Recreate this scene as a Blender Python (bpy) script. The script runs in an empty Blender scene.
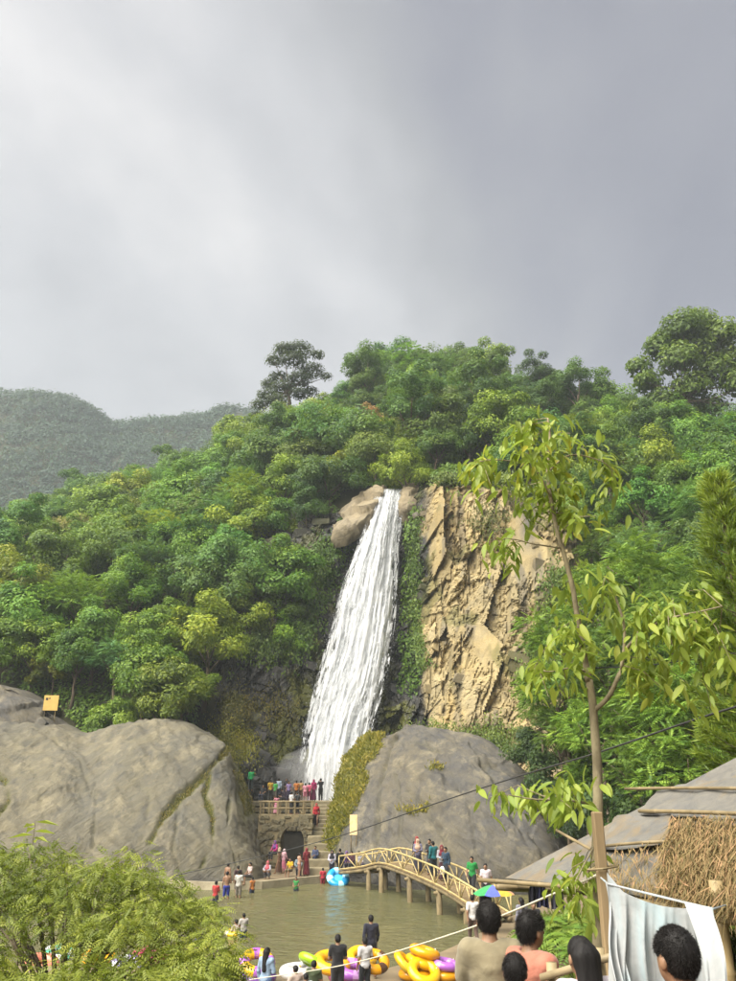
import bpy, bmesh, math, random
import numpy as np
from mathutils import Vector, Matrix
from mathutils.kdtree import KDTree

# ------------------------------------------------------------------ camera, sky, sun, exposure
SC = bpy.context.scene
COL = SC.collection
FPX, W0, H0 = 789.0, 736.0, 981.0
CAMZ, PITCH = 5.6, math.radians(20.5)
cd = bpy.data.cameras.new('camera'); cam = bpy.data.objects.new('camera', cd); COL.objects.link(cam)
cam.location = (0, 0, CAMZ); cam.rotation_euler = (math.pi/2 + PITCH, 0, 0)
cd.sensor_fit = 'HORIZONTAL'; cd.sensor_width = 36.0; cd.lens = FPX/W0*36.0
cd.clip_start = 0.05; cd.clip_end = 3000
SC.camera = cam

SUN_EL, SUN_AZ = math.radians(52), math.radians(-128)      # azimuth from +Y towards +X: behind the viewer, to the left
w = bpy.data.worlds.new('World'); SC.world = w; w.use_nodes = True
nt = w.node_tree; nt.nodes.clear(); N = nt.nodes.new; L = nt.links.new
out = N('ShaderNodeOutputWorld'); bg = N('ShaderNodeBackground'); L(bg.outputs[0], out.inputs[0])
bg.inputs['Strength'].default_value = 0.10
sky = N('ShaderNodeTexSky'); sky.sky_type = 'NISHITA'; sky.sun_disc = False
sky.sun_elevation = SUN_EL; sky.sun_rotation = SUN_AZ; sky.dust_density = 3.0
tc = N('ShaderNodeTexCoord'); sep = N('ShaderNodeSeparateXYZ'); L(tc.outputs['Generated'], sep.inputs[0])
def mth(op, a, b=None):
    m = N('ShaderNodeMath'); m.operation = op
    for i, v in enumerate((a, b)):
        if v is None: continue
        if isinstance(v, (int, float)): m.inputs[i].default_value = v
        else: L(v, m.inputs[i])
    return m.outputs[0]
den = mth('ADD', mth('ABSOLUTE', sep.outputs['Z']), 0.22)      # a flat cloud deck seen in perspective
cmb = N('ShaderNodeCombineXYZ')
L(mth('DIVIDE', sep.outputs['X'], den), cmb.inputs[0]); L(mth('DIVIDE', sep.outputs['Y'], den), cmb.inputs[1])
SKY_OFF = (12.510, 16.959, 3.986)
mp = N('ShaderNodeMapping'); mp.inputs['Location'].default_value = SKY_OFF; L(cmb.outputs[0], mp.inputs[0])
n1 = N('ShaderNodeTexNoise'); n1.inputs['Scale'].default_value = 0.6; n1.inputs['Detail'].default_value = 6; n1.inputs['Roughness'].default_value = 0.52
n1.inputs['Distortion'].default_value = 0.35
L(mp.outputs[0], n1.inputs['Vector'])
cr = N('ShaderNodeValToRGB'); L(n1.outputs['Fac'], cr.inputs[0])
e = cr.color_ramp.elements
e[0].position = 0.36; e[0].color = (0.185, 0.183, 0.222, 1)
e[1].position = 0.66; e[1].color = (0.76, 0.735, 0.715, 1)
for pos, c in ((0.43, (0.246, 0.244, 0.277)), (0.50, (0.34, 0.338, 0.347)), (0.58, (0.52, 0.515, 0.52))):
    q = e.new(pos); q.color = (*c, 1)
SKY_GAIN = 1.27
sc_ = N('ShaderNodeVectorMath'); sc_.operation = 'SCALE'; sc_.inputs['Scale'].default_value = SKY_GAIN
L(cr.outputs[0], sc_.inputs[0])
mx = N('ShaderNodeMix'); mx.data_type = 'RGBA'; mx.inputs['Factor'].default_value = 0.975
L(sky.outputs[0], mx.inputs['A']); L(sc_.outputs[0], mx.inputs['B']); L(mx.outputs['Result'], bg.inputs['Color'])

sd = bpy.data.lights.new('sun', 'SUN'); sd.energy = 1.5; sd.angle = math.radians(70); sd.color = (1.0, 0.94, 0.83)
sun = bpy.data.objects.new('sun', sd); COL.objects.link(sun)
sdir = Vector((math.sin(SUN_AZ)*math.cos(SUN_EL), math.cos(SUN_AZ)*math.cos(SUN_EL), math.sin(SUN_EL)))
sun.rotation_euler = sdir.to_track_quat('Z', 'Y').to_euler(); sun.location = (-30, -30, 60)
SC.view_settings.view_transform = 'Standard'; SC.view_settings.look = 'None'
SC.view_settings.gamma = 1.0; SC.view_settings.use_curve_mapping = False
SC.view_settings.exposure = 3.12
cy = SC.cycles
cy.use_denoising = True; cy.max_bounces = 6; cy.diffuse_bounces = 4; cy.glossy_bounces = 2; cy.transmission_bounces = 3
cy.transparent_max_bounces = 12; cy.volume_bounces = 1; cy.use_adaptive_sampling = True; cy.adaptive_threshold = 0.02
cy.caustics_reflective = False; cy.caustics_refractive = False; cy.sample_clamp_indirect = 4.0

# ------------------------------------------------------------------ helpers
CP, SP = math.cos(PITCH), math.sin(PITCH)
def P(px, py, Y):
    """a point of the place at ground distance Y, measured off the photograph's perspective"""
    xc, yc = (px-W0/2)/FPX, (H0/2-py)/FPX
    dy, dz = CP - yc*SP, SP + yc*CP
    t = Y/dy
    return Vector((xc*t, Y, CAMZ + dz*t))
def G(px, py, z=0.0):
    """where that sight line meets the level z"""
    xc, yc = (px-W0/2)/FPX, (H0/2-py)/FPX
    dy, dz = CP - yc*SP, SP + yc*CP
    t = (z-CAMZ)/dz
    return Vector((xc*t, dy*t, z))
def proj(p):
    x, y, z = p[..., 0], p[..., 1], p[..., 2]-CAMZ
    d = y*CP + z*SP; u = -y*SP + z*CP
    return W0/2 + FPX*x/d, H0/2 - FPX*u/d
def lin(h):
    h = h.lstrip('#'); c = [int(h[i:i+2], 16)/255 for i in (0, 2, 4)]
    return tuple(v/12.92 if v <= 0.04045 else ((v+0.055)/1.055)**2.4 for v in c)
def rng(s): return np.random.default_rng(s)

def _hash(ix, iy, iz, seed):
    h = (ix*374761393 + iy*668265263 + iz*2147483647 + seed*1274126177) & 0xFFFFFFFF
    h = ((h ^ (h >> 13))*1274126177) & 0xFFFFFFFF
    h = (h ^ (h >> 16)) & 0xFFFF
    return h/32767.5 - 1.0
def vnoise(p, seed=0):
    p = np.asarray(p, float); f = np.floor(p); i = f.astype(np.int64); t = p-f; t = t*t*t*(t*(t*6-15)+10)
    r = 0
    for dx in (0, 1):
        for dy in (0, 1):
            for dz in (0, 1):
                wgt = (t[:, 0] if dx else 1-t[:, 0])*(t[:, 1] if dy else 1-t[:, 1])*(t[:, 2] if dz else 1-t[:, 2])
                r = r + wgt*_hash(i[:, 0]+dx, i[:, 1]+dy, i[:, 2]+dz, seed)
    return r
def fbm(p, octaves=4, gain=0.5, seed=0, lac=2.03):
    r = 0; a = 1
    p = np.asarray(p, float)
    for k in range(octaves):
        r = r + a*vnoise(p*lac**k + 17.3*k, seed+k); a *= gain
    return r

def mesh(name, V, F, smooth=False, tint=None, tri=False):
    """V (n,3); F (m,k) array or list of tuples -> mesh data"""
    me = bpy.data.meshes.new(name)
    V = np.asarray(V, float)
    if isinstance(F, np.ndarray):
        k = F.shape[1]; m = len(F)
        me.vertices.add(len(V)); me.vertices.foreach_set('co', V.ravel())
        me.loops.add(m*k); me.loops.foreach_set('vertex_index', F.ravel().astype(np.int32))
        me.polygons.add(m); me.polygons.foreach_set('loop_start', np.arange(0, m*k, k, dtype=np.int32))
        me.update(calc_edges=True)
    else:
        me.from_pydata([tuple(v) for v in V], [], F); me.update()
    if smooth: me.polygons.foreach_set('use_smooth', np.ones(len(me.polygons), bool))
    if tint is not None:
        a = me.attributes.new('tint', 'FLOAT', 'POINT'); a.data.foreach_set('value', np.asarray(tint, np.float32))
    return me
def link(name, me, material=None, parent=None, loc=None, rotz=None, scale=None, color=None):
    if material and me is not None and len(me.materials) == 0: me.materials.append(material)
    o = bpy.data.objects.new(name, me); COL.objects.link(o)
    if parent is not None: o.parent = parent
    if loc is not None: o.location = loc
    if rotz is not None: o.rotation_euler = (0, 0, rotz)
    if scale is not None: o.scale = (scale,)*3 if isinstance(scale, (int, float)) else scale
    if color is not None: o.color = (*color[:3], 1)
    return o
def tag(o, label, cat, group=None):
    o['label'] = label; o['category'] = cat
    if group: o['group'] = group
    return o
def struct(name, me, material=None, parent=None, **k):
    o = link(name, me, material, parent, **k)
    if parent is None: o['kind'] = 'structure'
    return o
def thing(name, label, cat, loc=(0, 0, 0), rotz=0, group=None):
    o = bpy.data.objects.new(name, None); COL.objects.link(o); o.empty_display_size = 0.2
    o.location = loc; o.rotation_euler = (0, 0, rotz)
    return tag(o, label, cat, group)

class MB:
    """collects boxes, tubes and quads of ONE piece"""
    def __init__(s): s.v = []; s.f = []
    def quad(s, pts):
        n = len(s.v); s.v += [tuple(p) for p in pts]; s.f.append(tuple(range(n, n+len(pts)))); return s
    def box(s, lo, hi):
        n = len(s.v); x0, y0, z0 = lo; x1, y1, z1 = hi
        s.v += [(x0,y0,z0),(x1,y0,z0),(x1,y1,z0),(x0,y1,z0),(x0,y0,z1),(x1,y0,z1),(x1,y1,z1),(x0,y1,z1)]
        s.f += [tuple(n+i for i in q) for q in ((0,3,2,1),(4,5,6,7),(0,1,5,4),(1,2,6,5),(2,3,7,6),(3,0,4,7))]; return s
    def tube(s, pts, r, seg=8, cap=True):
        pts = [Vector(p) for p in pts]; n0 = len(s.v); m = len(pts)
        rs = r if isinstance(r, (list, tuple)) else [r]*m
        up = Vector((0.13, 0.21, 1.0))
        for i, p in enumerate(pts):
            t = (pts[min(i+1, m-1)]-pts[max(i-1, 0)]).normalized()
            ref = up if abs(t.z) < 0.93 else Vector((1, 0.1, 0))
            a = t.cross(ref).normalized(); b = t.cross(a)
            for k in range(seg):
                th = 2*math.pi*k/seg
                s.v.append(tuple(p + float(rs[i])*(math.cos(th)*a + math.sin(th)*b)))
        for i in range(m-1):
            for k in range(seg):
                a0 = n0+i*seg+k; a1 = n0+i*seg+(k+1) % seg
                s.f.append((a0, a1, a1+seg, a0+seg))
        if cap:
            s.f.append(tuple(range(n0+seg-1, n0-1, -1))); s.f.append(tuple(range(n0+(m-1)*seg, n0+m*seg)))
        return s
    def mesh(s, name, smooth=False):
        me = mesh(name, s.v, s.f, smooth)
        bm = bmesh.new(); bm.from_mesh(me); bmesh.ops.recalc_face_normals(bm, faces=bm.faces); bm.to_mesh(me); bm.free()
        return me
    def build(s, name, material, parent=None, smooth=False, **k): return link(name, s.mesh(name, smooth), material, parent, **k)
def beveled(me, w_=0.01, seg=1):
    bm = bmesh.new(); bm.from_mesh(me)
    bmesh.ops.bevel(bm, geom=bm.edges[:], offset=w_, segments=seg, affect='EDGES', profile=0.6)
    bm.to_mesh(me); bm.free(); return me

def crom(C, t):
    """Catmull-Rom along axis 0 of C at positions t (0..n-1)"""
    n = C.shape[0]; t = np.clip(t, 0, n-1-1e-6); i = np.floor(t).astype(int); f = (t-i)
    g = lambda k: C[np.clip(i+k, 0, n-1)]
    f = f.reshape((-1,)+(1,)*(C.ndim-1))
    p0, p1, p2, p3 = g(-1), g(0), g(1), g(2)
    return 0.5*((2*p1) + (-p0+p2)*f + (2*p0-5*p1+4*p2-p3)*f**2 + (-p0+3*p1-3*p2+p3)*f**3)
class Net:
    """a smooth sheet through a grid of control points"""
    def __init__(s, ctrl): s.C = np.array(ctrl, float)          # (cols, rows, 3)
    def at(s, u, v):
        """paired u, v arrays"""
        A = crom(s.C, u)                                          # (n, rows, 3)
        n = A.shape[1]; v = np.clip(v, 0, n-1-1e-6); i = np.floor(v).astype(int); f = (v-i)[:, None]
        k = np.arange(len(v)); g = lambda d: A[k, np.clip(i+d, 0, n-1)]
        p0, p1, p2, p3 = g(-1), g(0), g(1), g(2)
        return 0.5*((2*p1) + (-p0+p2)*f + (2*p0-5*p1+4*p2-p3)*f**2 + (-p0+3*p1-3*p2+p3)*f**3)
    def grid(s, nu, nv, u0=0, u1=None, v0=0, v1=None):
        u1 = s.C.shape[0]-1 if u1 is None else u1; v1 = s.C.shape[1]-1 if v1 is None else v1
        U, Vv = np.meshgrid(np.linspace(u0, u1, nu), np.linspace(v0, v1, nv), indexing='ij')
        return s.at(U.ravel(), Vv.ravel()), U.ravel(), Vv.ravel()
def gridfaces(nu, nv):
    i, j = np.meshgrid(np.arange(nu-1), np.arange(nv-1), indexing='ij')
    a = (i*nv+j).ravel(); return np.stack([a, a+nv, a+nv+1, a+1], 1)
def gridnormals(Pt, nu, nv):
    g = Pt.reshape(nu, nv, 3); du = np.gradient(g, axis=0); dv = np.gradient(g, axis=1)
    n = np.cross(du, dv); n /= np.linalg.norm(n, axis=2, keepdims=True)+1e-9
    return n.reshape(-1, 3)

# ------------------------------------------------------------------ materials
def mat_base(name):
    m = bpy.data.materials.new(name); m.use_nodes = True; nt = m.node_tree; nt.nodes.clear()
    o = nt.nodes.new('ShaderNodeOutputMaterial'); return m, nt, nt.nodes.new, nt.links.new, o
def nmix(nt, fac, a, b, blend='MIX'):
    n = nt.nodes.new('ShaderNodeMix'); n.data_type = 'RGBA'; n.blend_type = blend
    for key, v in (('Factor', fac), ('A', a), ('B', b)):
        if isinstance(v, (int, float)): n.inputs[key].default_value = v if key == 'Factor' else (v, v, v, 1)
        elif isinstance(v, tuple): n.inputs[key].default_value = (*v[:3], 1)
        else: nt.links.new(v, n.inputs[key])
    return n.outputs['Result']
def nnoise(nt, vec, scale, detail=4, rough=0.55, dist=0.0, lo=0.35, hi=0.65):
    n = nt.nodes.new('ShaderNodeTexNoise'); n.inputs['Scale'].default_value = scale; n.inputs['Detail'].default_value = detail
    n.inputs['Roughness'].default_value = rough; n.inputs['Distortion'].default_value = dist
    if vec is not None: nt.links.new(vec, n.inputs['Vector'])
    r = nt.nodes.new('ShaderNodeMapRange'); r.inputs['From Min'].default_value = lo; r.inputs['From Max'].default_value = hi
    nt.links.new(n.outputs['Fac'], r.inputs['Value']); return r.outputs[0]
def nmap(nt, scale=(1, 1, 1), rot=(0, 0, 0), coord='Object'):
    t = nt.nodes.new('ShaderNodeTexCoord'); m = nt.nodes.new('ShaderNodeMapping')
    m.inputs['Scale'].default_value = scale; m.inputs['Rotation'].default_value = rot
    nt.links.new(t.outputs[coord], m.inputs[0]); return m.outputs[0]
def nrot(nt, rot, scale):
    a = nmap(nt, (1, 1, 1), rot); m = nt.nodes.new('ShaderNodeMapping'); m.inputs['Scale'].default_value = scale; nt.links.new(a, m.inputs[0]); return m.outputs[0]
def principled(nt, o, col, rough=0.8, bump=None, bstr=0.3, bdist=0.05, spec=0.3, **k):
    b = nt.nodes.new('ShaderNodeBsdfPrincipled'); b.inputs['Roughness'].default_value = rough
    b.inputs['Specular IOR Level'].default_value = spec
    if isinstance(col, tuple): b.inputs['Base Color'].default_value = (*col[:3], 1)
    else: nt.links.new(col, b.inputs['Base Color'])
    for key, v in k.items(): b.inputs[key.replace('_', ' ')].default_value = v
    if bump is not None:
        bn = nt.nodes.new('ShaderNodeBump'); bn.inputs['Strength'].default_value = bstr; bn.inputs['Distance'].default_value = bdist
        nt.links.new(bump, bn.inputs['Height']); nt.links.new(bn.outputs[0], b.inputs['Normal'])
    nt.links.new(b.outputs[0], o.inputs[0]); return b
def simple(name, a, b=None, scale=6, rough=0.75, bstr=0.25, bdist=0.02, spec=0.3, stretch=(1, 1, 1)):
    m, nt, n, l, o = mat_base(name); v = nmap(nt, stretch)
    b = b or tuple(c*0.6 for c in a)
    f = nnoise(nt, v, scale, 6, 0.6, 0.4)
    principled(nt, o, nmix(nt, f, a, b), rough, f, bstr, bdist, spec); return m
def leafmat(name, trans=0.35, rough=0.55, var=0.55):
    """leaf colour = the tree's own colour, varied leaf by leaf"""
    m, nt, n, l, o = mat_base(name)
    oi = n('ShaderNodeObjectInfo'); at = n('ShaderNodeAttribute'); at.attribute_name = 'tint'
    hsv = n('ShaderNodeHueSaturation')
    mr = n('ShaderNodeMapRange'); mr.inputs['To Min'].default_value = 1-var; mr.inputs['To Max'].default_value = 1+var
    l(at.outputs['Fac'], mr.inputs['Value']); l(mr.outputs[0], hsv.inputs['Value'])
    mh = n('ShaderNodeMapRange'); mh.inputs['To Min'].default_value = 0.53; mh.inputs['To Max'].default_value = 0.475
    l(at.outputs['Fac'], mh.inputs['Value']); l(mh.outputs[0], hsv.inputs['Hue'])
    gain_ = nmix(nt, 1.0, oi.outputs['Color'], (1.22, 1.16, 1.0), 'MULTIPLY'); l(gain_, hsv.inputs['Color'])
    b = n('ShaderNodeBsdfPrincipled'); b.inputs['Roughness'].default_value = rough; b.inputs['Specular IOR Level'].default_value = 0.35
    l(hsv.outputs[0], b.inputs['Base Color'])
    tr = n('ShaderNodeBsdfTranslucent'); br = n('ShaderNodeBrightContrast'); br.inputs['Bright'].default_value = 0.0
    l(nmix(nt, 0.4, hsv.outputs[0], (0.24, 0.34, 0.03)), tr.inputs['Color'])
    mx = n('ShaderNodeMixShader'); mx.inputs[0].default_value = trans
    l(b.outputs[0], mx.inputs[1]); l(tr.outputs[0], mx.inputs[2]); l(mx.outputs[0], o.inputs[0]); return m
def objcolor(name, rough=0.8, scale=30, amt=0.25, bstr=0.2, bdist=0.01, spec=0.25, stretch=(1, 1, 1), sheen=0.0):
    m, nt, n, l, o = mat_base(name); oi = n('ShaderNodeObjectInfo'); v = nmap(nt, stretch)
    f = nnoise(nt, v, scale, 4, 0.55, 0.3)
    dark = nmix(nt, 1.0, oi.outputs['Color'], 1-amt, 'MULTIPLY')
    principled(nt, o, nmix(nt, f, oi.outputs['Color'], dark), rough, f, bstr, bdist, spec, Sheen_Weight=sheen); return m
# ------------------------------------------------------------------ rock and ground materials
def rockmat(name, a, b, dark, moss=(0.10, 0.105, 0.02), scale=0.5, streak=(1, 1, 0.35), rot=(0, 0, 0), bstr=0.7, bdist=0.12, vein=0.5, rough=0.85, cell=False, lines=0.14):
    m, nt, n, l, o = mat_base(name)
    v = nrot(nt, rot, streak); v0 = nmap(nt)
    big = nnoise(nt, v0, scale*0.35, 5, 0.55, 0.6, 0.38, 0.62)
    st = nnoise(nt, v, scale*1.6, 8, 0.66, 1.0, 0.3, 0.7)
    fine = nnoise(nt, v0, scale*14, 9, 0.75, 0.3, 0.32, 0.68)
    c = nmix(nt, big, a, b)
    c = nmix(nt, 0.55, c, nmix(nt, st, dark, a))
    c = nmix(nt, 0.28, c, nmix(nt, fine, dark, b))
    ln_ = nnoise(nt, nrot(nt, rot, (0.16, 0.8, 2.2)), scale*4, 7, 0.7, 0.8, 0.36, 0.66)
    c = nmix(nt, lines, c, nmix(nt, ln_, tuple(x*.8 for x in dark), b))
    lich = nnoise(nt, v0, scale*1.3, 7, 0.72, 0.4, 0.52, 0.66); c = nmix(nt, lich, c, nmix(nt, 0.40, c, (0.30, 0.26, 0.165)))
    stain = nnoise(nt, nmap(nt, (1.0, 1.0, 0.12)), scale*2.4, 5, 0.6, 0.5, 0.52, 0.70); c = nmix(nt, stain, c, nmix(nt, 0.55, c, dark))
    vo = n('ShaderNodeTexVoronoi'); vo.feature = 'DISTANCE_TO_EDGE'; vo.inputs['Scale'].default_value = scale*1.1
    wv = n('ShaderNodeMix'); wv.data_type = 'VECTOR'; wv.inputs['Factor'].default_value = 0.35
    nz = n('ShaderNodeTexNoise'); nz.inputs['Scale'].default_value = scale*2.2; nz.inputs['Detail'].default_value = 5
    l(v, nz.inputs['Vector']); l(v, wv.inputs['A']); l(nz.outputs['Color'], wv.inputs['B']); l(wv.outputs['Result'], vo.inputs['Vector'])
    cr = n('ShaderNodeMapRange'); cr.inputs['From Max'].default_value = 0.035; cr.inputs['To Min'].default_value = vein; cr.inputs['To Max'].default_value = 0
    l(vo.outputs['Distance'], cr.inputs['Value'])
    c = nmix(nt, cr.outputs[0], c, tuple(x*0.45 for x in dark))
    ce = n('ShaderNodeAttribute'); ce.attribute_name = 'cell'
    cm_ = n('ShaderNodeMapRange'); cm_.inputs['To Min'].default_value = 0.66; cm_.inputs['To Max'].default_value = 1.28; l(ce.outputs['Fac'], cm_.inputs['Value'])
    if cell: hs = n('ShaderNodeHueSaturation'); l(c, hs.inputs['Color']); l(cm_.outputs[0], hs.inputs['Value']); c = hs.outputs[0]
    w1 = n('ShaderNodeAttribute'); w1.attribute_name = 'wet'; w2 = n('ShaderNodeAttribute'); w2.attribute_name = 'moss'
    wetc = nmix(nt, st, (0.012, 0.013, 0.014), (0.075, 0.072, 0.068))
    c = nmix(nt, w1.outputs['Fac'], c, wetc)
    mossc = nmix(nt, fine, moss, tuple(x*0.4 for x in moss))
    c = nmix(nt, w2.outputs['Fac'], c, mossc)
    hb = n('ShaderNodeMath'); hb.operation = 'ADD'; l(st, hb.inputs[0]); lm_ = n('ShaderNodeMath'); lm_.operation = 'MULTIPLY'; lm_.inputs[1].default_value = 0.4; l(ln_, lm_.inputs[0]); l(lm_.outputs[0], hb.inputs[1])
    h = n('ShaderNodeMath'); h.operation = 'ADD'; l(hb.outputs[0], h.inputs[0]); h2 = n('ShaderNodeMath'); h2.operation = 'MULTIPLY'; h2.inputs[1].default_value = 0.4
    l(fine, h2.inputs[0]); l(h2.outputs[0], h.inputs[1])
    h3 = n('ShaderNodeMath'); h3.operation = 'SUBTRACT'; l(h.outputs[0], h3.inputs[0]); l(cr.outputs[0], h3.inputs[1])
    bs = principled(nt, o, c, rough, h3.outputs[0], bstr, bdist, 0.25)
    r = n('ShaderNodeMapRange'); r.inputs['To Min'].default_value = rough; r.inputs['To Max'].default_value = 0.38
    l(w1.outputs['Fac'], r.inputs['Value']); l(r.outputs[0], bs.inputs['Roughness'])
    return m
M_BOULDER = rockmat('boulder rock', (0.192, 0.165, 0.094), (0.122, 0.117, 0.095), (0.052, 0.053, 0.054), scale=0.42, streak=(0.35, 1, 1.6), rot=(0, 0.7, 0), vein=0.06)
M_BOULDER2 = rockmat('grey boulder rock', (0.165, 0.138, 0.08), (0.082, 0.084, 0.09), (0.038, 0.04, 0.046), scale=0.5, streak=(0.4, 1, 1.5), rot=(0.2, -0.8, 0), vein=0.08)
M_CLIFF = rockmat('ochre cliff rock', (0.37, 0.268, 0.10), (0.35, 0.305, 0.185), (0.15, 0.118, 0.065), scale=0.55, streak=(1, 1, 0.45), bstr=0.5, bdist=0.06, vein=0.0, cell=True, lines=0.08)
M_SLAB = rockmat('pale slab rock', (0.33, 0.265, 0.155), (0.25, 0.22, 0.16), (0.12, 0.10, 0.07), scale=0.8, rot=(0, 0.5, 0), streak=(0.4, 1, 1.5), vein=0.0)
M_SOIL = simple('hillside soil', (0.030, 0.038, 0.014), (0.055, 0.05, 0.022), 0.4, 0.95)
M_CONCRETE = simple('worn brown concrete', (0.20, 0.155, 0.095), (0.135, 0.105, 0.065), 0.9, 0.7, 0.25, 0.03)
M_STEPS = simple('stone steps', (0.22, 0.185, 0.115), (0.13, 0.115, 0.07), 1.4, 0.85, 0.4, 0.04)
M_EARTH = simple('bare earth', (0.145, 0.105, 0.062), (0.075, 0.062, 0.035), 0.8, 0.95, 0.5, 0.06)
def setattrs(me, **k):
    for nme, v in k.items():
        a = me.attributes.new(nme, 'FLOAT', 'POINT'); a.data.foreach_set('value', np.asarray(v, np.float32))

# ------------------------------------------------------------------ the main hillside
HC = [  # px, then (py, distance) from toe to ridge
 (-420, [(760,66),(705,70),(650,76),(615,92),(598,112),(600,135)]),
 (-220, [(750,66),(695,70),(640,76),(605,92),(588,112),(585,135)]),
 (-90, [(745,66),(690,70),(630,77),(595,92),(573,112),(573,135)]),
 (0, [(740,66),(685,70),(625,78),(588,92),(570,112),(560,136)]),
 (90, [(745,66),(680,70),(612,78),(572,91),(550,111),(532,136)]),
 (165, [(770,63),(695,68),(612,77),(553,88),(534,106),(516,130)]),
 (220, [(800,65),(715,70),(612,77),(545,87),(513,103),(487,125)]),
 (265, [(815,68),(720,73),(610,78),(530,86),(487,101),(454,121)]),
 (310, [(815,71),(715,76),(605,80),(515,85),(468,99),(423,121)]),
 (352, [(815,73),(710,78),(600,81),(506,84),(460,98),(408,123)]),
 (395, [(815,74),(705,78),(600,81),(499,83),(456,99),(392,126)]),
 (435, [(815,70),(705,74),(600,77),(487,80),(451,98),(384,128)]),
 (490, [(815,66),(705,70),(600,74),(487,78),(454,96),(394,126)]),
 (550, [(820,60),(715,66),(612,71),(500,77),(465,94),(422,118)]),
 (610, [(830,52),(730,58),(630,65),(525,75),(480,91),(435,112)]),
 (680, [(840,45),(740,51),(640,59),(540,70),(492,86),(448,104)]),
 (760, [(840,41),(745,47),(645,55),(550,66),(500,82),(454,99)]),
 (900, [(840,38),(750,44),(655,52),(560,62),(509,78),(462,95)]),
 (1150, [(840,36),(755,42),(660,50),(570,60),(519,76),(472,92)]),
]
ctrl = []
for px, rows in HC:
    pts = [P(px, *rows[0])]; pts[0] = Vector((pts[0].x, pts[0].y-1.5, -1.5))
    pts += [P(px, py, Y) for py, Y in rows]
    r = pts[-1]; pts.append(Vector((r.x*1.25, r.y+26, r.z*0.9))); pts.append(Vector((r.x*1.7, r.y+70, r.z*0.35)))
    ctrl.append(pts)
HILL = Net(ctrl)
u_of = lambda px: float(np.interp(px, [c[0] for c in HC], range(len(HC))))
nu, nv = 260, 110
hp, hu, hv = HILL.grid(nu, nv)
hn = gridnormals(hp, nu, nv)
if hn[:, 1].mean() > 0: hn = -hn
HILL_ZONE = lambda u, v: np.clip((u-u_of(200))/0.7, 0, 1)*np.clip((u_of(596)-u)/0.7, 0, 1)*np.clip((4.35-v)/0.3, 0, 1)
hp = hp + hn*(fbm(hp*0.09, 4, seed=3)*1.3)[:, None]*(1-HILL_ZONE(hu, hv))[:, None]
HILLM = mesh('hillside', hp, gridfaces(nu, nv), True)
hill = struct('hillside', HILLM, M_SOIL)

# ------------------------------------------------------------------ the rock face behind and beside the waterfall
def cell_facets(Pt, n, seed, amp, tilt, stretch=(1, 1, 1.0), wp=.5):
    r = rng(seed); lo, hi = Pt.min(0), Pt.max(0)
    S = r.uniform(lo, hi, (n, 3)); sv = np.array(stretch)
    warp = Pt + wp*np.stack([vnoise(Pt*0.7, seed+k) for k in range(3)], 1)
    kd = KDTree(n)
    for k in range(n): kd.insert(S[k]*sv, k)
    kd.balance(); idx = np.array([kd.find(p_)[1] for p_ in warp*sv])
    off = r.normal(0, amp, n); T = r.normal(0, tilt, (n, 3)); cell_facets.val = r.uniform(0, 1, n)[idx]
    return off[idx] + ((Pt-S[idx])*T[idx]).sum(1)
u_of = lambda px: float(np.interp(px, [c[0] for c in HC], range(len(HC))))
nu, nv = 360, 360
cp, cu, cv = HILL.grid(nu, nv, u_of(205), u_of(592), 0.45, 4.02)
base_proj = proj(cp)
off = cell_facets(cp, 120, 5, 0.25, 0.10, (1, 0.3, 0.32), .12); cv1 = cell_facets.val
off = off + cell_facets(cp@np.array([[.9, 0, .43], [0, 1, 0], [-.43, 0, .9]]), 900, 8, 0.07, 0.10, (1.2, 0.3, 0.5), .06); cv2 = cell_facets.val
off = off + cell_facets(cp, 5200, 9, 0.025, 0.10, (1, 0.3, 0.7), .03) + 0.03*fbm(cp*3.0, 3, 0.6, 11); cv3 = cell_facets.val
cz = cp@np.array([[.88, 0, .47], [0, 1, 0], [-.47, 0, .88]])
for q_, sc_, dep, wd_, sd_ in ((cp, (.55, .3, .10), .55, .07, 61), (cp, (1.1, .4, .16), .30, .08, 62), (cz, (.9, .4, .22), .32, .07, 63), (cz, (.35, .4, 1.0), .22, .08, 64), (cp, (2.2, .5, .5), .14, .10, 65), (cz, (2.6, .5, 1.1), .10, .10, 66)):
    nn_ = fbm(q_*np.array(sc_), 3, .45, sd_); off = off - .8*dep*np.exp(-(nn_/wd_)**2)      # joints and cracks
off = off + .30*fbm(cp*np.array([.35, .3, .25]), 3, .5, 67) + .10*(1-np.abs(fbm(cz*np.array([1.3, .6, .7]), 4, .55, 68)))
edge = np.clip((cu-u_of(205))/0.5, 0, 1)*np.clip((u_of(592)-cu)/0.5, 0, 1)*np.clip((4.02-cv)/0.12, 0, 1)
cx, cyy = base_proj
# a recess where the water falls, the buttress standing proud beside it
recess = np.exp(-((cx-(395-0.28*(cyy-495)))/34)**2)
butt = np.clip((cx-415)/22, 0, 1)*np.clip((575-cx)/40, 0, 1)*np.clip((cyy-478)/25, 0, 1)
cp2 = cp.copy()
cp2[:, 1] += -(2.0 + np.clip(off, -1.5, 1.6) + 2.0*butt - 1.0*recess)*edge + 2.0*(1-edge)
CLIFFP = cp2.reshape(nu, nv, 3)
cx, cyy = proj(cp2)
nz_ = fbm(cp2*0.16, 4, 0.55, 21)
line = 424 + 16*nz_ + np.clip((cyy-640)/120, 0, 1)*18
wet = np.clip((line-cx)/9, 0, 1)
wet = np.maximum(wet, 0.5*np.clip((fbm(cp2*np.array([0.9, 0.9, 0.10]), 3, 0.5, 31)-0.5)*4, 0, 1))
wet = np.maximum(wet, np.exp(-((cx-529)/10)**2)*np.clip((560-cyy)/30, 0, 1)*0.9)          # dark seep under the tree
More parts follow.
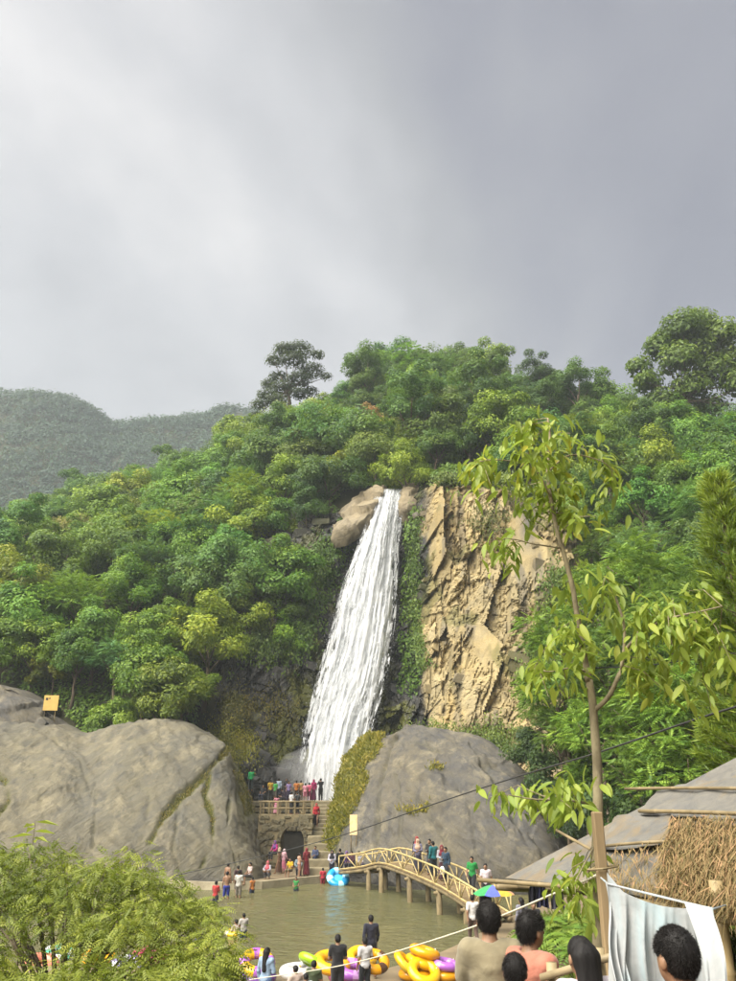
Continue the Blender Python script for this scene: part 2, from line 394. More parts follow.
mossn = fbm(cp2*0.35, 4, 0.55, 41)
moss = np.clip((mossn+0.02)*2.6, 0, 1)*np.clip((line-cx)/12, 0, 1)*np.clip((cyy-560)/60, 0, 1)*0.9
moss = np.maximum(moss, np.clip((mossn-0.35)*4, 0, 1)*0.55)
cellv = np.clip(.35*cv1+.4*cv2+.25*cv3, 0, 1)
# fractured blocks that stand out of the face, split along the same joints
def hull_block(r, size, R):
    bm = bmesh.new()
    for sx in (-1, 1):
        for sy in (-1, 1):
            for sz in (-1, 1):
                q = np.array([sx, sy, sz])*size*.5*r.uniform(.55, 1.0, 3); bm.verts.new(R@q)
    for _ in range(3): bm.verts.new(R@(unit_(r.normal(size=3))*size*.55))
    bmesh.ops.convex_hull(bm, input=bm.verts); dead = [v for v in bm.verts if not v.link_faces]
    for v in dead: bm.verts.remove(v)
    bm.verts.index_update(); V = np.array([list(v.co) for v in bm.verts]); F = [tuple(v.index for v in f.verts) for f in bm.faces]; bm.free(); return V, F
unit_ = lambda a: a/(np.linalg.norm(a)+1e-9)
rb_ = rng(91); order = rb_.permutation(len(cp2)); BV, BF, BC, BW, BM = [cp2], [tuple(f) for f in gridfaces(nu, nv)], [cellv], [wet], [moss]; nb_ = 0; nvt = len(cp2)
for k in order:
    x_, y_ = cx[k], cyy[k]
    if not (240 < x_ < 572 and 484 < y_ < 790) or edge[k] < .9: continue
    tan_ = wet[k] < .5
    if tan_ and rb_.uniform() < .35: continue
    if tan_: size = np.array([rb_.uniform(.5, 1.3), rb_.uniform(.4, .7), rb_.uniform(.4, 1.6)])*rb_.uniform(.4, 1.0)
    else: size = np.array([rb_.uniform(1.2, 3.6), rb_.uniform(.6, 1.0), rb_.uniform(.6, 2.0)])*rb_.uniform(.35, .8)
    al, be, ga = rb_.normal(.30 if y_ > 580 else -.05, .16), rb_.normal(0, .09), rb_.normal(.05, .16)
    R = np.array(Matrix.Rotation(ga, 3, 'Z') @ Matrix.Rotation(al, 3, 'Y') @ Matrix.Rotation(be, 3, 'X'))
    V, F = hull_block(rb_, size, R); c_ = cp2[k]+np.array([0, rb_.uniform(.08, .22), 0])
    BF += [tuple(i+nvt for i in f) for f in F]; nvt += len(V); BV.append(V+c_); BC.append(np.full(len(V), np.clip(.5*cellv[k]+.5*rb_.uniform(.15, .95), 0, 1))); BW.append(np.full(len(V), wet[k])); BM.append(np.full(len(V), moss[k])); nb_ += 1
    if nb_ >= 300: break
me = mesh('cliff', np.concatenate(BV), BF, False)
setattrs(me, wet=np.concatenate(BW), moss=np.concatenate(BM), cell=np.concatenate(BC))
M_CLIFF_ = M_CLIFF
cliff = struct('cliff', me, M_CLIFF)

# ------------------------------------------------------------------ boulders
STRATA = np.array([[.82, 0, .57], [0, 1, 0], [-.57, 0, .82]])
def boulder(name, cols, material, label, cat='boulder', nu=150, nv=90, amp=0.35, crack=None, seed=1, moss=None, facet=0.08, group=None):
    net = Net(cols); pt, u, v = net.grid(nu, nv); n = gridnormals(pt, nu, nv)
    if n[:, 1].mean() > 0: n = -n
    d = amp*fbm(pt*0.22, 4, 0.42, seed) + facet*cell_facets(pt, 60, seed+3, 0.5, 0.25, (1, .5, 1)) + 0.10*fbm((pt@STRATA)*np.array([0.35, 0.9, 2.6]), 5, 0.62, seed+7)
    x, y = proj(pt); mo = np.zeros(len(pt))
    if crack:
        for line_, depth, wid, mw in [(*q, 1.0)[:4] for q in crack]:
            dist = np.full(len(pt), 1e9)
            for (x0, y0), (x1, y1) in zip(line_[:-1], line_[1:]):
                t = np.clip(((x-x0)*(x1-x0)+(y-y0)*(y1-y0))/((x1-x0)**2+(y1-y0)**2), 0, 1)
                dist = np.minimum(dist, np.hypot(x-x0-t*(x1-x0), y-y0-t*(y1-y0)))
            dist = dist + 2.2*fbm(pt*0.9, 3, 0.5, seed+9)
            k = np.exp(-(np.maximum(dist, 0)/wid)**2); d = d - depth*k; mo = np.maximum(mo, k*mw)
    if moss is not None: mo = np.maximum(mo, moss(x, y, pt))
    pt = pt + n*d[:, None]
    me = mesh(name, pt, gridfaces(nu, nv), True); setattrs(me, wet=.65*np.clip((.75+.55*fbm(pt*.7, 3, .5, seed+30)-pt[:, 2])/.7, 0, 1), moss=np.clip(mo, 0, 1))
    o = link(name, me, material); tag(o, label, cat, group); return o, pt.reshape(nu, nv, 3), mo.reshape(nu, nv)
def col(*pts, back=None):
    q = [P(*p) for p in pts]; r = q[-1]; b0 = q[0]
    return [Vector((b0.x, b0.y, -1.2))] + q + [Vector((r.x, r.y+5, r.z-1.5)), Vector((r.x, r.y+9, -1.2))]
def rise(base, top, bulge=0.0):
    (x0, y0, Y0), (x1, y1, Y1) = base, top
    out = []
    for t, s in ((0, 0), (0.3, 0.10+bulge), (0.55, 0.27+bulge), (0.8, 0.55), (0.94, 0.80), (1, 1)):
        out.append((x0+(x1-x0)*t, y0+(y1-y0)*t, Y0+(Y1-Y0)*s))
    return col(*out)
LB = [rise((-190,885,50), (-190,742,60)), rise((-120,885,50), (-120,735,60)), rise((-50,885,50.5), (-50,728,61)), rise((15,885,51), (15,727,62)), rise((60,885,51), (58,726,62)),
      rise((88,885,51), (88,735,62)), rise((118,885,51), (117,726,62)), rise((155,885,51), (155,721,62)), rise((188,885,51.2), (184,725,61.5)), rise((222,885,51.6), (215,739,61)),
      rise((240,885,52), (231,757,60.5)), rise((253,885,52.6), (244,792,60)), rise((263,885,53.4), (255,832,59)), rise((270,884,55), (263,862,58.5))]
lcr = [([(232,745),(218,760),(200,775),(178,795),(160,818),(150,842)], 0.32, 2.6), ([(214,762),(206,790),(214,815),(213,842),(200,868)], 0.22, 1.8),
       ([(236,752),(244,782),(252,812)], 0.3, 4.0), ([(-10,772),(6,780),(8,800),(-5,815)], 0.3, 2), ([(52,735),(80,760),(96,800),(92,845)], .14, 1.1, .1), ([(110,738),(150,742),(190,748),(222,752)], .10, .9, .1), ([(15,742),(38,780),(45,830),(70,870)], .12, 1.0, .1), ([(120,770),(150,790),(140,850)], .08, .9, .1), ([(180,800),(172,850),(185,880)], .12, 1.0, .1), ([(235,790),(228,830),(240,870)], .15, 1.1, .3)]
left_boulder, LBP, LBM = boulder('boulder', LB, M_BOULDER, 'huge smooth tan boulder left of the arch bridge with mossy diagonal crack', crack=lcr, seed=4, nu=240, nv=130, amp=0.32,
       moss=lambda x, y, p: np.clip((x-236-(y-760)*0.10)/6, 0, 1)*np.clip((830-y)/30, 0, 1)*(0.5+0.5*fbm(p*0.8, 3, 0.5, 5)))
UB = [rise((-190,745,60), (-190,672,65)), rise((-90,740,60), (-90,675,65)), rise((-20,740,60.5), (-15,682,65)), rise((12,738,61), (10,687,65)), rise((34,738,61.5), (30,702,65)), rise((52,738,62), (52,716,65)), rise((66,738,63), (70,730,65))]
boulder('boulder', UB, M_BOULDER2, 'dark grey rock outcrop behind the huge tan boulder, beside the yellow sign', seed=14, nu=80, nv=60, amp=0.5, facet=0.5)
RB = [rise((318,872,58), (345,760,66)), rise((338,872,55.5), (365,737,65)), rise((356,872,54), (389,732,64)), rise((380,872,52.4), (402,727,63)), rise((402,872,51.4), (415,724,62)), rise((440,872,50.2), (445,731,60.5)),
      rise((470,872,49.4), (470,738,59)), rise((495,872,48.8), (496,751,58)), rise((520,872,48.4), (517,764,57)), rise((548,872,48.4), (536,784,56)), rise((566,872,49), (552,822,55)), rise((578,872,51), (570,860,55))]
rcr = [([(392,735),(384,770),(376,800),(372,850)], 0.35, 1.6, .15), ([(398,808),(412,812),(428,808)], 0.08, 2.0, .7), ([(430,772),(442,768)], 0.05, 1.6, .9), ([(408,790),(440,830),(455,862)], .2, 1.5, .1), ([(470,745),(500,790),(530,850)], .25, 1.6, .1), ([(405,740),(440,752),(480,758),(510,775)], .12, 1.1, .1), ([(395,775),(400,820),(392,860)], .15, 1.1, .1), ([(450,770),(470,810),(478,860)], .14, 1.1, .05)]
right_boulder, RBP, RBM = boulder('boulder', RB, M_BOULDER2, 'great grey domed boulder rising behind the wooden footbridge', crack=rcr, seed=24, nu=230, nv=130, amp=0.3,
       moss=lambda x, y, p: np.clip((382-(y-735)*0.40-x)/5+0.8*fbm(p*0.5, 3, 0.5, 6), 0, 1)*np.clip((865-y)/25, 0, 1))
SL = [rise((333,532,79), (337,524,83)), rise((341,530,78), (348,506,82.5)), rise((352,527,77.4), (362,495,83)), rise((364,520,77.4), (376,490,83)), rise((373,512,78), (382,489,83)), rise((378,506,79), (386,491,83))]
def slabcol(c): b = c[1]; return [Vector((b.x, b.y+1, b.z-1.5))] + c[1:-1] + [Vector((c[-2].x, c[-2].y+3, c[-2].z-3))]
boulder('boulder', [slabcol(c) for c in SL], M_SLAB, 'pale rock slab at the lip of the waterfall', seed=34, nu=60, nv=50, amp=0.15, facet=0.45)
SL2 = [rise((401,508,78.5), (401,494,81)), rise((404,509,77.8), (405,488,81)), rise((410,509,77.6), (411,487,81)), rise((416,507,78), (417,490,81))]
boulder('boulder', [slabcol(c) for c in SL2], M_SLAB, 'narrow rock knob just right of the waterfall lip', seed=44, nu=30, nv=40, amp=0.25, facet=0.35)

# ------------------------------------------------------------------ ground, pool, banks
gm = MB(); gm.quad([(-900, -300, -1.3), (900, -300, -1.3), (900, 1200, -1.3), (-900, 1200, -1.3)])
struct('ground', gm.mesh('ground'), M_EARTH)

m, nt, n, l, o = mat_base('pool water')
v = nmap(nt, (1.0, 2.2, 1.0))
wa = nnoise(nt, v, 1.1, 3, 0.55, 0.5, 0.0, 1.0); wb = nnoise(nt, v, 4.5, 3, 0.6, 0.3, 0.0, 1.0)
sm = n('ShaderNodeMath'); sm.operation = 'MULTIPLY_ADD'; l(wb, sm.inputs[0]); sm.inputs[1].default_value = 0.45; l(wa, sm.inputs[2])
mur = nnoise(nt, nmap(nt), 0.16, 3, 0.5, 0.5)
principled(nt, o, nmix(nt, mur, (0.112, 0.104, 0.045), (0.092, 0.092, 0.04)), 0.13, sm.outputs[0], 1.0, 0.30, 0.4, IOR=1.33)
M_WATER = m
me = MB(); xs = np.linspace(-34, 14, 200); ys = np.linspace(14, 60, 200)
X, Yg = np.meshgrid(xs, ys, indexing='ij'); Zg = 0.022*fbm(np.stack([X.ravel()*1.1, Yg.ravel()*1.9, 0*X.ravel()], 1), 3, .6, seed=2)
pool = struct('pool_water', mesh('pool_water', np.stack([X.ravel(), Yg.ravel(), Zg], 1), gridfaces(200, 200), True), M_WATER)

def slab(name, pts, z1, z0, material, bev=0.03):
    bm = bmesh.new(); vs = [bm.verts.new((p[0], p[1], z1)) for p in pts]; f = bm.faces.new(vs)
    if f.normal.z < 0: f.normal_flip()
    ex = bmesh.ops.extrude_face_region(bm, geom=[f]); 
    for q in ex['geom']:
        if isinstance(q, bmesh.types.BMVert): q.co.z = z0
    bmesh.ops.recalc_face_normals(bm, faces=bm.faces); bmesh.ops.triangulate(bm, faces=[x for x in bm.faces if len(x.verts) > 4])
    me = bpy.data.meshes.new(name); bm.to_mesh(me); bm.free(); return struct(name, me, material)
edge_px = [(190,969),(250,974),(330,974),(385,969),(430,957),(466,941),(492,926),(512,916),(540,905),(580,893)]
edge_pts = [G(a, b, 0.3) for a, b in edge_px]
deckpts = [Vector((-22, edge_pts[0].y+1.5, 0))] + edge_pts + [Vector((26, edge_pts[-1].y+2, 0)), Vector((26, 12, 0)), Vector((-22, 12, 0))]
deck = slab('near_deck', deckpts, 0.30, -1.25, M_CONCRETE)

# bank that carries the viewers, the ferns and the huts
def bank_z(x, y):
    b = np.interp(y, [-30, 0, 2.5, 6, 12, 18, 24, 30], [4.2, 3.85, 3.6, 3.15, 1.75, 0.25, 0.1, -0.3])
    rise_ = np.interp(y, [-30, 4, 8, 12, 16, 20, 24, 28, 42], [0, 0.0, 0.35, 1.45, 2.45, 2.6, 1.7, 0.3, -0.4])
    k = np.clip((x-(1.2+0.075*y))/(0.8+0.025*y), 0, 1); k = k*k*(3-2*k)
    lk = np.clip((-x-3.0)/3, 0, 1); lk = lk*lk*(3-2*lk)
    return b + k*rise_ - lk*np.interp(y, [-30, 2, 8, 16, 30], [0, 0.2, 0.9, 0.4, 0])
xs = np.linspace(-24, 30, 150); ys = np.linspace(-28, 42, 170)
X, Yg = np.meshgrid(xs, ys, indexing='ij'); pb = np.stack([X.ravel(), Yg.ravel(), bank_z(X.ravel(), Yg.ravel())], 1)
pb[:, 2] += 0.07*fbm(pb*np.array([.7, .7, 0]), 4, 0.5, 12)
bank = struct('bank', mesh('bank', pb, gridfaces(150, 170), True), M_EARTH)

# far side: plaza, steps, upper terrace
plz = [G(166,883,.25), G(215,885,.25), G(262,884,.25), G(300,880,.25), G(345,876,.25), G(372,875,.25), Vector((8, 60, 0)), Vector((2, 72, 0)), Vector((-10, 72, 0)), Vector((-22, 60, 0))]
slab('plaza', plz, 0.25, -1.25, M_CONCRETE)
kb = [G(166,883.5,.25), G(215,885.5,.25), G(262,884.5,.25), G(300,880.5,.25), G(345,876.5,.25), G(372,875.5,.25)]
k2 = [Vector((p.x, p.y+0.35, 0)) for p in kb]
slab('pool_kerb', [Vector((p.x, p.y, 0)) for p in kb] + k2[::-1], 0.40, -1.25, simple('pale kerb concrete', (0.33, 0.29, 0.20), (0.2, 0.17, 0.11), 1.5))
stairs = bpy.data.objects.new('steps', None); COL.objects.link(stairs); stairs['kind'] = 'structure'
# broad treads climbing from the plaza to the right of the arch
r = rng(3)
for i in range(5):
    y0 = 55.4 + 0.85*i; z1 = 0.25 + 0.42*(i+1)
    a = P(307, 850, y0).x; b = P(348 - 2*i, 850, y0).x
    mb = MB(); mb.box((a, y0, -0.4 + 0.002*i), (b, 60.6 - 0.01*i, z1)); me = beveled(mb.mesh('step'), 0.06, 2)
    link('step', me, M_STEPS, stairs)
for i in range(9):                                            # the flight behind that leads on up to the terrace
    y0 = 59.9 + 0.42*i; z1 = 2.35 + 0.24*(i+1)
    a = P(306 + 1.0*i, 830, y0).x; b = P(332 + 0.8*i, 830, y0).x
    mb = MB(); mb.box((a, y0, -0.3 + 0.002*i), (b, 64.6 - 0.01*i, z1)); link('step', beveled(mb.mesh('step'), 0.04, 1), M_STEPS, stairs)
# terrace at the foot of the fall with a rubble front
terr = [P(252,806,64.4), P(300,806,64.4), P(345,806,64.4), P(352,800,75), P(246,800,75)]
slab('terrace', [Vector((p.x, p.y, 0)) for p in terr], 4.45, -1.0, M_STEPS)
wall = thing('rubble_wall', 'low rubble wall under the terrace at the foot of the waterfall', 'wall', P(262,815,64.2).xy.to_3d())
M_RUBBLE = rockmat('rubble stone', (0.26, 0.22, 0.13), (0.17, 0.15, 0.09), (0.07, 0.065, 0.045), scale=2.0)
x0 = P(254,812,64.0).x; x1 = P(346,812,64.0).x
bs = wall.location
mb = MB(); mb.box((x0-bs.x, 0.02, 2.2), (x1-bs.x, 0.19, 4.50)); mb.build('wall_core', M_STEPS, wall)
for q in range(5):
    xx = x0
    while xx < x1-0.2:
        wq = r.uniform(0.45, 0.9); z0 = 2.35+0.43*q
        b = MB(); b.box((xx+.03-bs.x, -0.22 - r.uniform(0, .08), z0+.03), (min(xx+wq, x1)-bs.x-.02, 0.10, z0+.40)); me = beveled(b.mesh('stone'), 0.06, 1)
        link('stone', me, M_RUBBLE, wall); xx += wq

# ------------------------------------------------------------------ far mountain
FC = []
for px, a, Y in ((-500, 372, 240), (-250, 378, 240), (-120, 384, 240), (0, 402, 240), (50, 402, 240), (85, 408, 242), (112, 424, 245), (150, 425, 250), (200, 418, 255), (235, 413, 258), (300, 430, 262), (380, 440, 268), (480, 450, 275), (640, 470, 285), (900, 500, 300)):
    Y *= 1.7
    top = P(px, a+4, Y)
    FC.append([Vector((top.x*0.8, Y*0.60, -1.5)), Vector((top.x*0.86, Y*0.72, top.z*0.30)), Vector((top.x*0.92, Y*0.84, top.z*0.60)), Vector((top.x*0.97, Y*0.94, top.z*0.86)), top, Vector((top.x*1.1, Y+40, top.z*0.8)), Vector((top.x*1.3, Y+85, -1.5))])
FAR = Net(FC)
nu, nv = 200, 90
fp, fu, fv = FAR.grid(nu, nv); fn = gridnormals(fp, nu, nv)
if fn[:, 1].mean() > 0: fn = -fn
fp = fp + fn*(4.0*fbm(fp*0.02, 4, 0.5, 6))[:, None]; fp[:, 2] = np.maximum(fp[:, 2], -2.0)
FARP = fp.reshape(nu, nv, 3)
struct('far_mountain', mesh('far_mountain', fp, gridfaces(nu, nv), True), M_SOIL)
# ------------------------------------------------------------------ foliage
M_LEAF = leafmat('leaf', 0.34, 0.55, 0.6)
M_LEAFBIG = leafmat('large leaf', 0.5, 0.42, 0.35)
M_FAR = leafmat('far leaf', 0.2, 0.7, 0.45)
M_BARK = simple('grey brown bark', (0.16, 0.125, 0.085), (0.07, 0.055, 0.04), 5, 0.9, 0.6, 0.03, stretch=(1, 1, 0.2))
M_PALEBARK = simple('pale bark', (0.36, 0.32, 0.24), (0.2, 0.17, 0.12), 5, 0.85, 0.4, 0.02, stretch=(1, 1, 0.3))
def unit(a): return a/(np.linalg.norm(a, axis=-1, keepdims=True)+1e-9)
def leaves(pos, axis, nrm, ln, wd, tint, fold=0.12):
    """one diamond-shaped leaf per row -> V, F, tint"""
    axis = unit(axis); side = unit(np.cross(axis, nrm)); nn = np.cross(side, axis)
    ln = np.broadcast_to(np.asarray(ln, float), (len(pos),))[:, None]; wd = np.broadcast_to(np.asarray(wd, float), (len(pos),))[:, None]
    V = np.stack([pos, pos+axis*ln*.45+side*wd*.5-nn*ln*fold*.5, pos+axis*ln-nn*ln*fold*1.6, pos+axis*ln*.45-side*wd*.5-nn*ln*fold*.5], 1)
    return V.reshape(-1, 3), np.arange(len(pos)*4).reshape(-1, 4), np.repeat(tint, 4)
def sphere(r, n):
    v = r.normal(size=(n, 3)); return unit(v)
def crown_points(seed, rx, rz, nclump, per, rc=(0.22, 0.42), flat=0.75, low=-0.55, shape='round'):
    """leaf positions: clumps spread through the crown's volume, gaps between them"""
    r = rng(seed); pos = []; out = []; tint = []
    for k in range(nclump):
        d = sphere(r, 1)[0]
        if shape == 'umbrella': d[2] = abs(d[2])*0.55+0.05
        while d[2] < low: d = sphere(r, 1)[0]
        c = d*np.array([rx, rx, rz])*r.uniform(0.50, 0.92)*(1+0.18*r.normal())
        R = rx*r.uniform(*rc); q = sphere(r, per); rad = R*r.uniform(0.55, 1.05, (per, 1))
        keep = q[:, 2] > -0.75
        p = c + q*rad*np.array([1, 1, flat]); pos.append(p[keep]); o = unit(q*0.9 + 0.5*d + np.array([0, 0, .35])); out.append(o[keep])
        tint.append(np.clip(0.5 + 0.16*r.normal() + 0.17*r.normal(size=keep.sum()) + 0.10*q[keep, 2], 0, 1))
    return np.concatenate(pos), np.concatenate(out), np.concatenate(tint)
def crown_mesh(name, seed, rx, rz, nclump, per, leaf, ratio=0.5, droop=0.35, **k):
    pos, o, t = crown_points(seed, rx, rz, nclump, per, **k); r = rng(seed+99)
    ax = unit(np.cross(o, sphere(r, len(pos))) + 0.45*o + np.array([0, 0, -droop])); nr = unit(o + 0.55*sphere(r, len(pos)))
    ln = leaf*r.uniform(0.6, 1.35, len(pos)); V, F, T = leaves(pos, ax, nr, ln, ln*ratio, t)
    return mesh(name, V, F, False, T)
def frond_crown(name, seed, rx, rz, nclump, per, flen, leaflet, pairs=7, **k):
    """compound leaves: each a drooping midrib with pairs of leaflets"""
    pos, o, t = crown_points(seed, rx, rz, nclump, per, **k); r = rng(seed+5)
    ax = unit(o*np.array([1, 1, .35]) + 0.5*sphere(r, len(pos)) + np.array([0, 0, -.05])); nr = unit(np.array([0, 0, 1.]) + 0.3*o + .3*sphere(r, len(pos)))
    side = unit(np.cross(ax, nr)); nr = np.cross(side, ax); L_ = flen*r.uniform(.65, 1.25, len(pos))
    P_, A_, N_, T_, S_ = [], [], [], [], []
    for i in range(pairs):
        s = (i+0.7)/pairs
        b = pos + ax*(L_*s)[:, None] - nr*(L_*0.32*s*s)[:, None]
        for sg in (-1, 1):
            P_.append(b); A_.append(side*sg + ax*0.45 - nr*0.25); N_.append(nr + 0.2*r.normal(size=nr.shape)); T_.append(np.clip(t+0.08*r.normal(size=len(t)), 0, 1)); S_.append(leaflet*math.sin(math.pi*(0.18+0.75*s))*np.ones(len(pos)))
    V, F, T = leaves(np.concatenate(P_), np.concatenate(A_), np.concatenate(N_), np.concatenate(S_), np.concatenate(S_)*0.42, np.concatenate(T_))
    return mesh(name, V, F, False, T)
def trunk_mesh(seed, h, r0, spread, nl=5, lean=0.1, top=1.0):
    r = rng(seed); mb = MB(); ln = r.normal(0, lean, 2)
    pts = [(ln[0]*h*t*t + 0.05*h*r.normal()*t*(1-t), ln[1]*h*t*t, h*t) for t in np.linspace(0, 1, 6)]
    mb.tube([(0, 0, -0.8)] + pts[1:], [r0*1.25] + [r0*(1-0.45*t) for t in np.linspace(0.2, 1, 5)], 7)
    tp = Vector(pts[-1])
    for k in range(nl):
        a = 2*math.pi*(k+r.uniform(-.3, .3))/nl; s = spread*r.uniform(.55, .95); z = h + spread*top*r.uniform(.35, .9)
        st = Vector(pts[3]).lerp(tp, r.uniform(0, 1)); e_ = Vector((tp.x+s*math.cos(a), tp.y+s*math.sin(a), z)); md = st.lerp(e_, .5) + Vector((0, 0, .12*spread*r.uniform(-1, 1)))
        mb.tube([st, md, e_], [r0*.5, r0*.33, r0*.12], 5)
    return mb.mesh('trunk', True)
def inpoly(x, y, poly):
    c = np.zeros(len(x), bool); n = len(poly)
    for i in range(n):
        x0, y0 = poly[i]; x1, y1 = poly[(i+1) % n]
        q = ((y0 > y) != (y1 > y)) & (x < (x1-x0)*(y-y0)/(y1-y0+1e-9)+x0); c ^= q
    return c

KINDS = []   # (name, crown mesh, trunk mesh, crown height above ground, colour, label part)
def kind(name, cm, tm, hc, colr, lab, cat='tree', bark=None): KINDS.append((name, cm, tm, hc, colr, lab, cat, bark or M_BARK))
C_BRIGHT, C_MID, C_DARK, C_BLUE, C_YEL, C_OLIVE = (0.128, 0.212, 0.018), (0.085, 0.175, 0.018), (0.045, 0.110, 0.018), (0.060, 0.145, 0.045), (0.155, 0.21, 0.02), (0.115, 0.155, 0.024)
kind('broadleaf_tree', crown_mesh('crown', 11, 3.0, 2.6, 27, 416, 0.245), trunk_mesh(1, 2.2, .16, 2.2), 3.4, C_MID, 'rounded mid green broadleaf tree')
kind('broadleaf_tree', crown_mesh('crown', 12, 2.7, 3.0, 25, 432, 0.231), trunk_mesh(2, 2.4, .15, 2.0), 3.8, C_BRIGHT, 'bright yellow green leafy tree')
kind('broadleaf_tree', crown_mesh('crown', 13, 3.4, 2.3, 32, 384, 0.272), trunk_mesh(3, 2.4, .18, 2.5), 3.4, C_DARK, 'dense dark green tree')
kind('feathery_tree', frond_crown('crown', 14, 3.2, 1.9, 26, 50, 0.65, 0.21, 6, flat=.55), trunk_mesh(4, 2.6, .15, 2.4), 3.5, C_BLUE, 'layered blue green feathery tree')
kind('shrub', crown_mesh('crown', 15, 1.9, 1.5, 20, 416, 0.184), trunk_mesh(5, .8, .07, 1.4, 6), 1.3, C_YEL, 'low yellow green shrub', 'shrub')
kind('shrub', crown_mesh('crown', 16, 2.0, 1.6, 20, 416, 0.190), trunk_mesh(6, .8, .07, 1.4, 6), 1.3, C_MID, 'low mid green shrub', 'shrub')
kind('tall_tree', crown_mesh('crown', 17, 2.4, 3.2, 21, 400, 0.231, rc=(.26, .42)), trunk_mesh(7, 5.0, .17, 2.0), 6.6, C_DARK, 'tall slender dark tree')
kind('broadleaf_tree', crown_mesh('crown', 18, 3.0, 2.5, 30, 400, 0.224), trunk_mesh(8, 2.2, .16, 2.2), 3.3, C_OLIVE, 'dull olive green tree')
kind('feathery_tree', frond_crown('crown', 19, 3.0, 2.2, 28, 50, 0.62, 0.20, 6, flat=.6), trunk_mesh(9, 2.2, .14, 2.2), 3.3, C_BRIGHT, 'light green feathery leaved tree')
def plant_kind(k, loc, s, rz, label, group, colr=None, jit=0.0, seed=0, zs=1.0):
    name, cm, tm, hc, c, lab, cat, bark = KINDS[k]
    t = thing(name, label, cat, loc, rz, group); t.scale = (s, s, s*zs)
    r = rng(seed); c = np.array(colr or c)*(1+jit*r.normal())*np.array([1+0.16*r.normal()*(jit > 0), 1, 1+0.1*r.normal()*(jit > 0)])
    c = np.clip(c, 0.01, 0.24)
    link('trunk', tm, bark, t); link('crown', cm, M_LEAF, t, loc=(0, 0, hc), color=tuple(c)); return t

BARE = [[(402,488),(432,476),(490,472),(548,505),(565,560),(556,640),(528,690),(512,735),(500,770),(390,770),(380,735),(420,700),(430,640),(432,560),(426,520)],
        [(332,500),(352,484),(404,486),(404,560),(396,650),(398,770),(300,790),(240,790),(205,730),(212,660),(258,655),(300,668),(318,640),(330,590),(352,540)]]
BARE += [[(-80,678),(0,680),(42,694),(78,722),(78,750),(-80,750)]]
SKYTREE = [[(245,330),(338,330),(338,392),(300,402),(245,408)], [(622,300),(800,300),(800,402),(622,392)]]
r = rng(77); placed = []; cand = []
for _ in range(14000):
    u = r.uniform(u_of(-130), u_of(860)); v = r.uniform(1.15, 6.55)
    cand.append((u, v))
cand = np.array(cand); cpt = HILL.at(cand[:, 0], cand[:, 1]); cpx, cpy = proj(cpt)
kk = r.uniform(size=len(cand)); count = 0
for i in range(len(cand)):
    p = cpt[i]; x, y = cpx[i], cpy[i]
    left, upper = x < 330, cand[i, 1] > 4.3
    # which kind grows where
    if upper: w_ = [.30, .18, .18, .10, .03, .05, .08, .03, .05]
    elif x > 560: w_ = [.22, .20, .12, .10, .05, .10, .02, .03, .16]
    elif cand[i, 1] < 2.6: w_ = [.26, .36, .06, .08, .08, .08, .0, .02, .06]
    else: w_ = [.30, .24, .12, .12, .05, .08, .02, .02, .05]
    k = int(np.searchsorted(np.cumsum(w_)/sum(w_), kk[i])); k = min(k, 8)
    s = r.uniform(0.75, 1.3)*(1.25 if upper else 1.08); hc = KINDS[k][3]*s; R = (2.0 if KINDS[k][6] == 'shrub' else 3.0)*s
    c = p + np.array([0, 0, hc]); qx, qy = proj(c[None]); qx, qy = qx[0], qy[0]; rp = R*FPX/(p[1]*1.02)
    if qx < -60-rp or qx > 800+rp: continue
    bad = False
    for poly in BARE+SKYTREE:
        tx = np.array([qx, qx-rp*.75, qx+rp*.75, qx, qx]); ty = np.array([qy, qy, qy, qy+rp*.75, qy-rp*.75])
        if inpoly(tx, ty, poly).any(): bad = True
    if bad: continue
    # the lower right is taken by nearer trees; behind the boulders nothing shows
    if qy > 735 and qx < 600: continue
    sep_ = 0.56
    if any(math.dist(c, q[0]) < sep_*(R+q[1])*0.75 for q in placed): continue
    zone = 'on the ridge above the waterfall' if (upper and 250 < x < 560) else 'on the high slope left of the waterfall' if (upper and left) else 'on the high slope right of the ochre cliff' if upper else \
           'on the slope above the huge tan boulder' if x < 250 else 'beside the waterfall lip' if x < 560 else 'on the slope right of the ochre cliff'
    placed.append((c, R)); count += 1
    gname = KINDS[k][0].replace('_', ' ')+'s covering the hillside'
    sz = 'small ' if s < 1.0 else 'large ' if s > 1.35 else ''; tn = float(np.clip(1+.22*r.normal(), .6, 1.35)); tw = 'darker ' if tn < .82 else 'pale ' if tn > 1.2 else ''  # tone word follows each tree's random leaf colour
    plant_kind(k, tuple(p), s, r.uniform(0, 6.28), sz+tw+KINDS[k][5]+' '+zone, gname, tuple(c_*tn for c_ in KINDS[k][4]), 0.10, i)
    if count >= 420: break

# undergrowth between them
r = rng(5); n_ = 235000
u = r.uniform(u_of(-110), u_of(850), n_); v = 1.0 + 5.6*r.uniform(0, 1, n_)**1.15
pu = HILL.at(u, v) + 0; e1 = HILL.at(u+.02, v)-pu; e2 = HILL.at(u, v+.02)-pu
nr = unit(np.cross(e1, e2)); nr[nr[:, 1] > 0] *= -1
pu = pu + nr*(fbm(pu*0.09, 4, seed=3)*1.3)[:, None]
cl = fbm(pu*0.55, 3, 0.5, 9)
pu = pu + nr*(np.clip(0.55+0.8*cl, 0, 2)*r.uniform(.3, 1.15, n_))[:, None]
x, y = proj(pu); keep = (x > -60) & (x < 800)
for poly in BARE: keep &= ~inpoly(x, y, poly)
pu, nr, cl = pu[keep], nr[keep], cl[keep]
o_ = unit(nr + np.array([0, 0, .6]) + .5*sphere(r, len(pu))); ax = unit(np.cross(o_, sphere(r, len(pu))) + np.array([0, 0, -.25]))
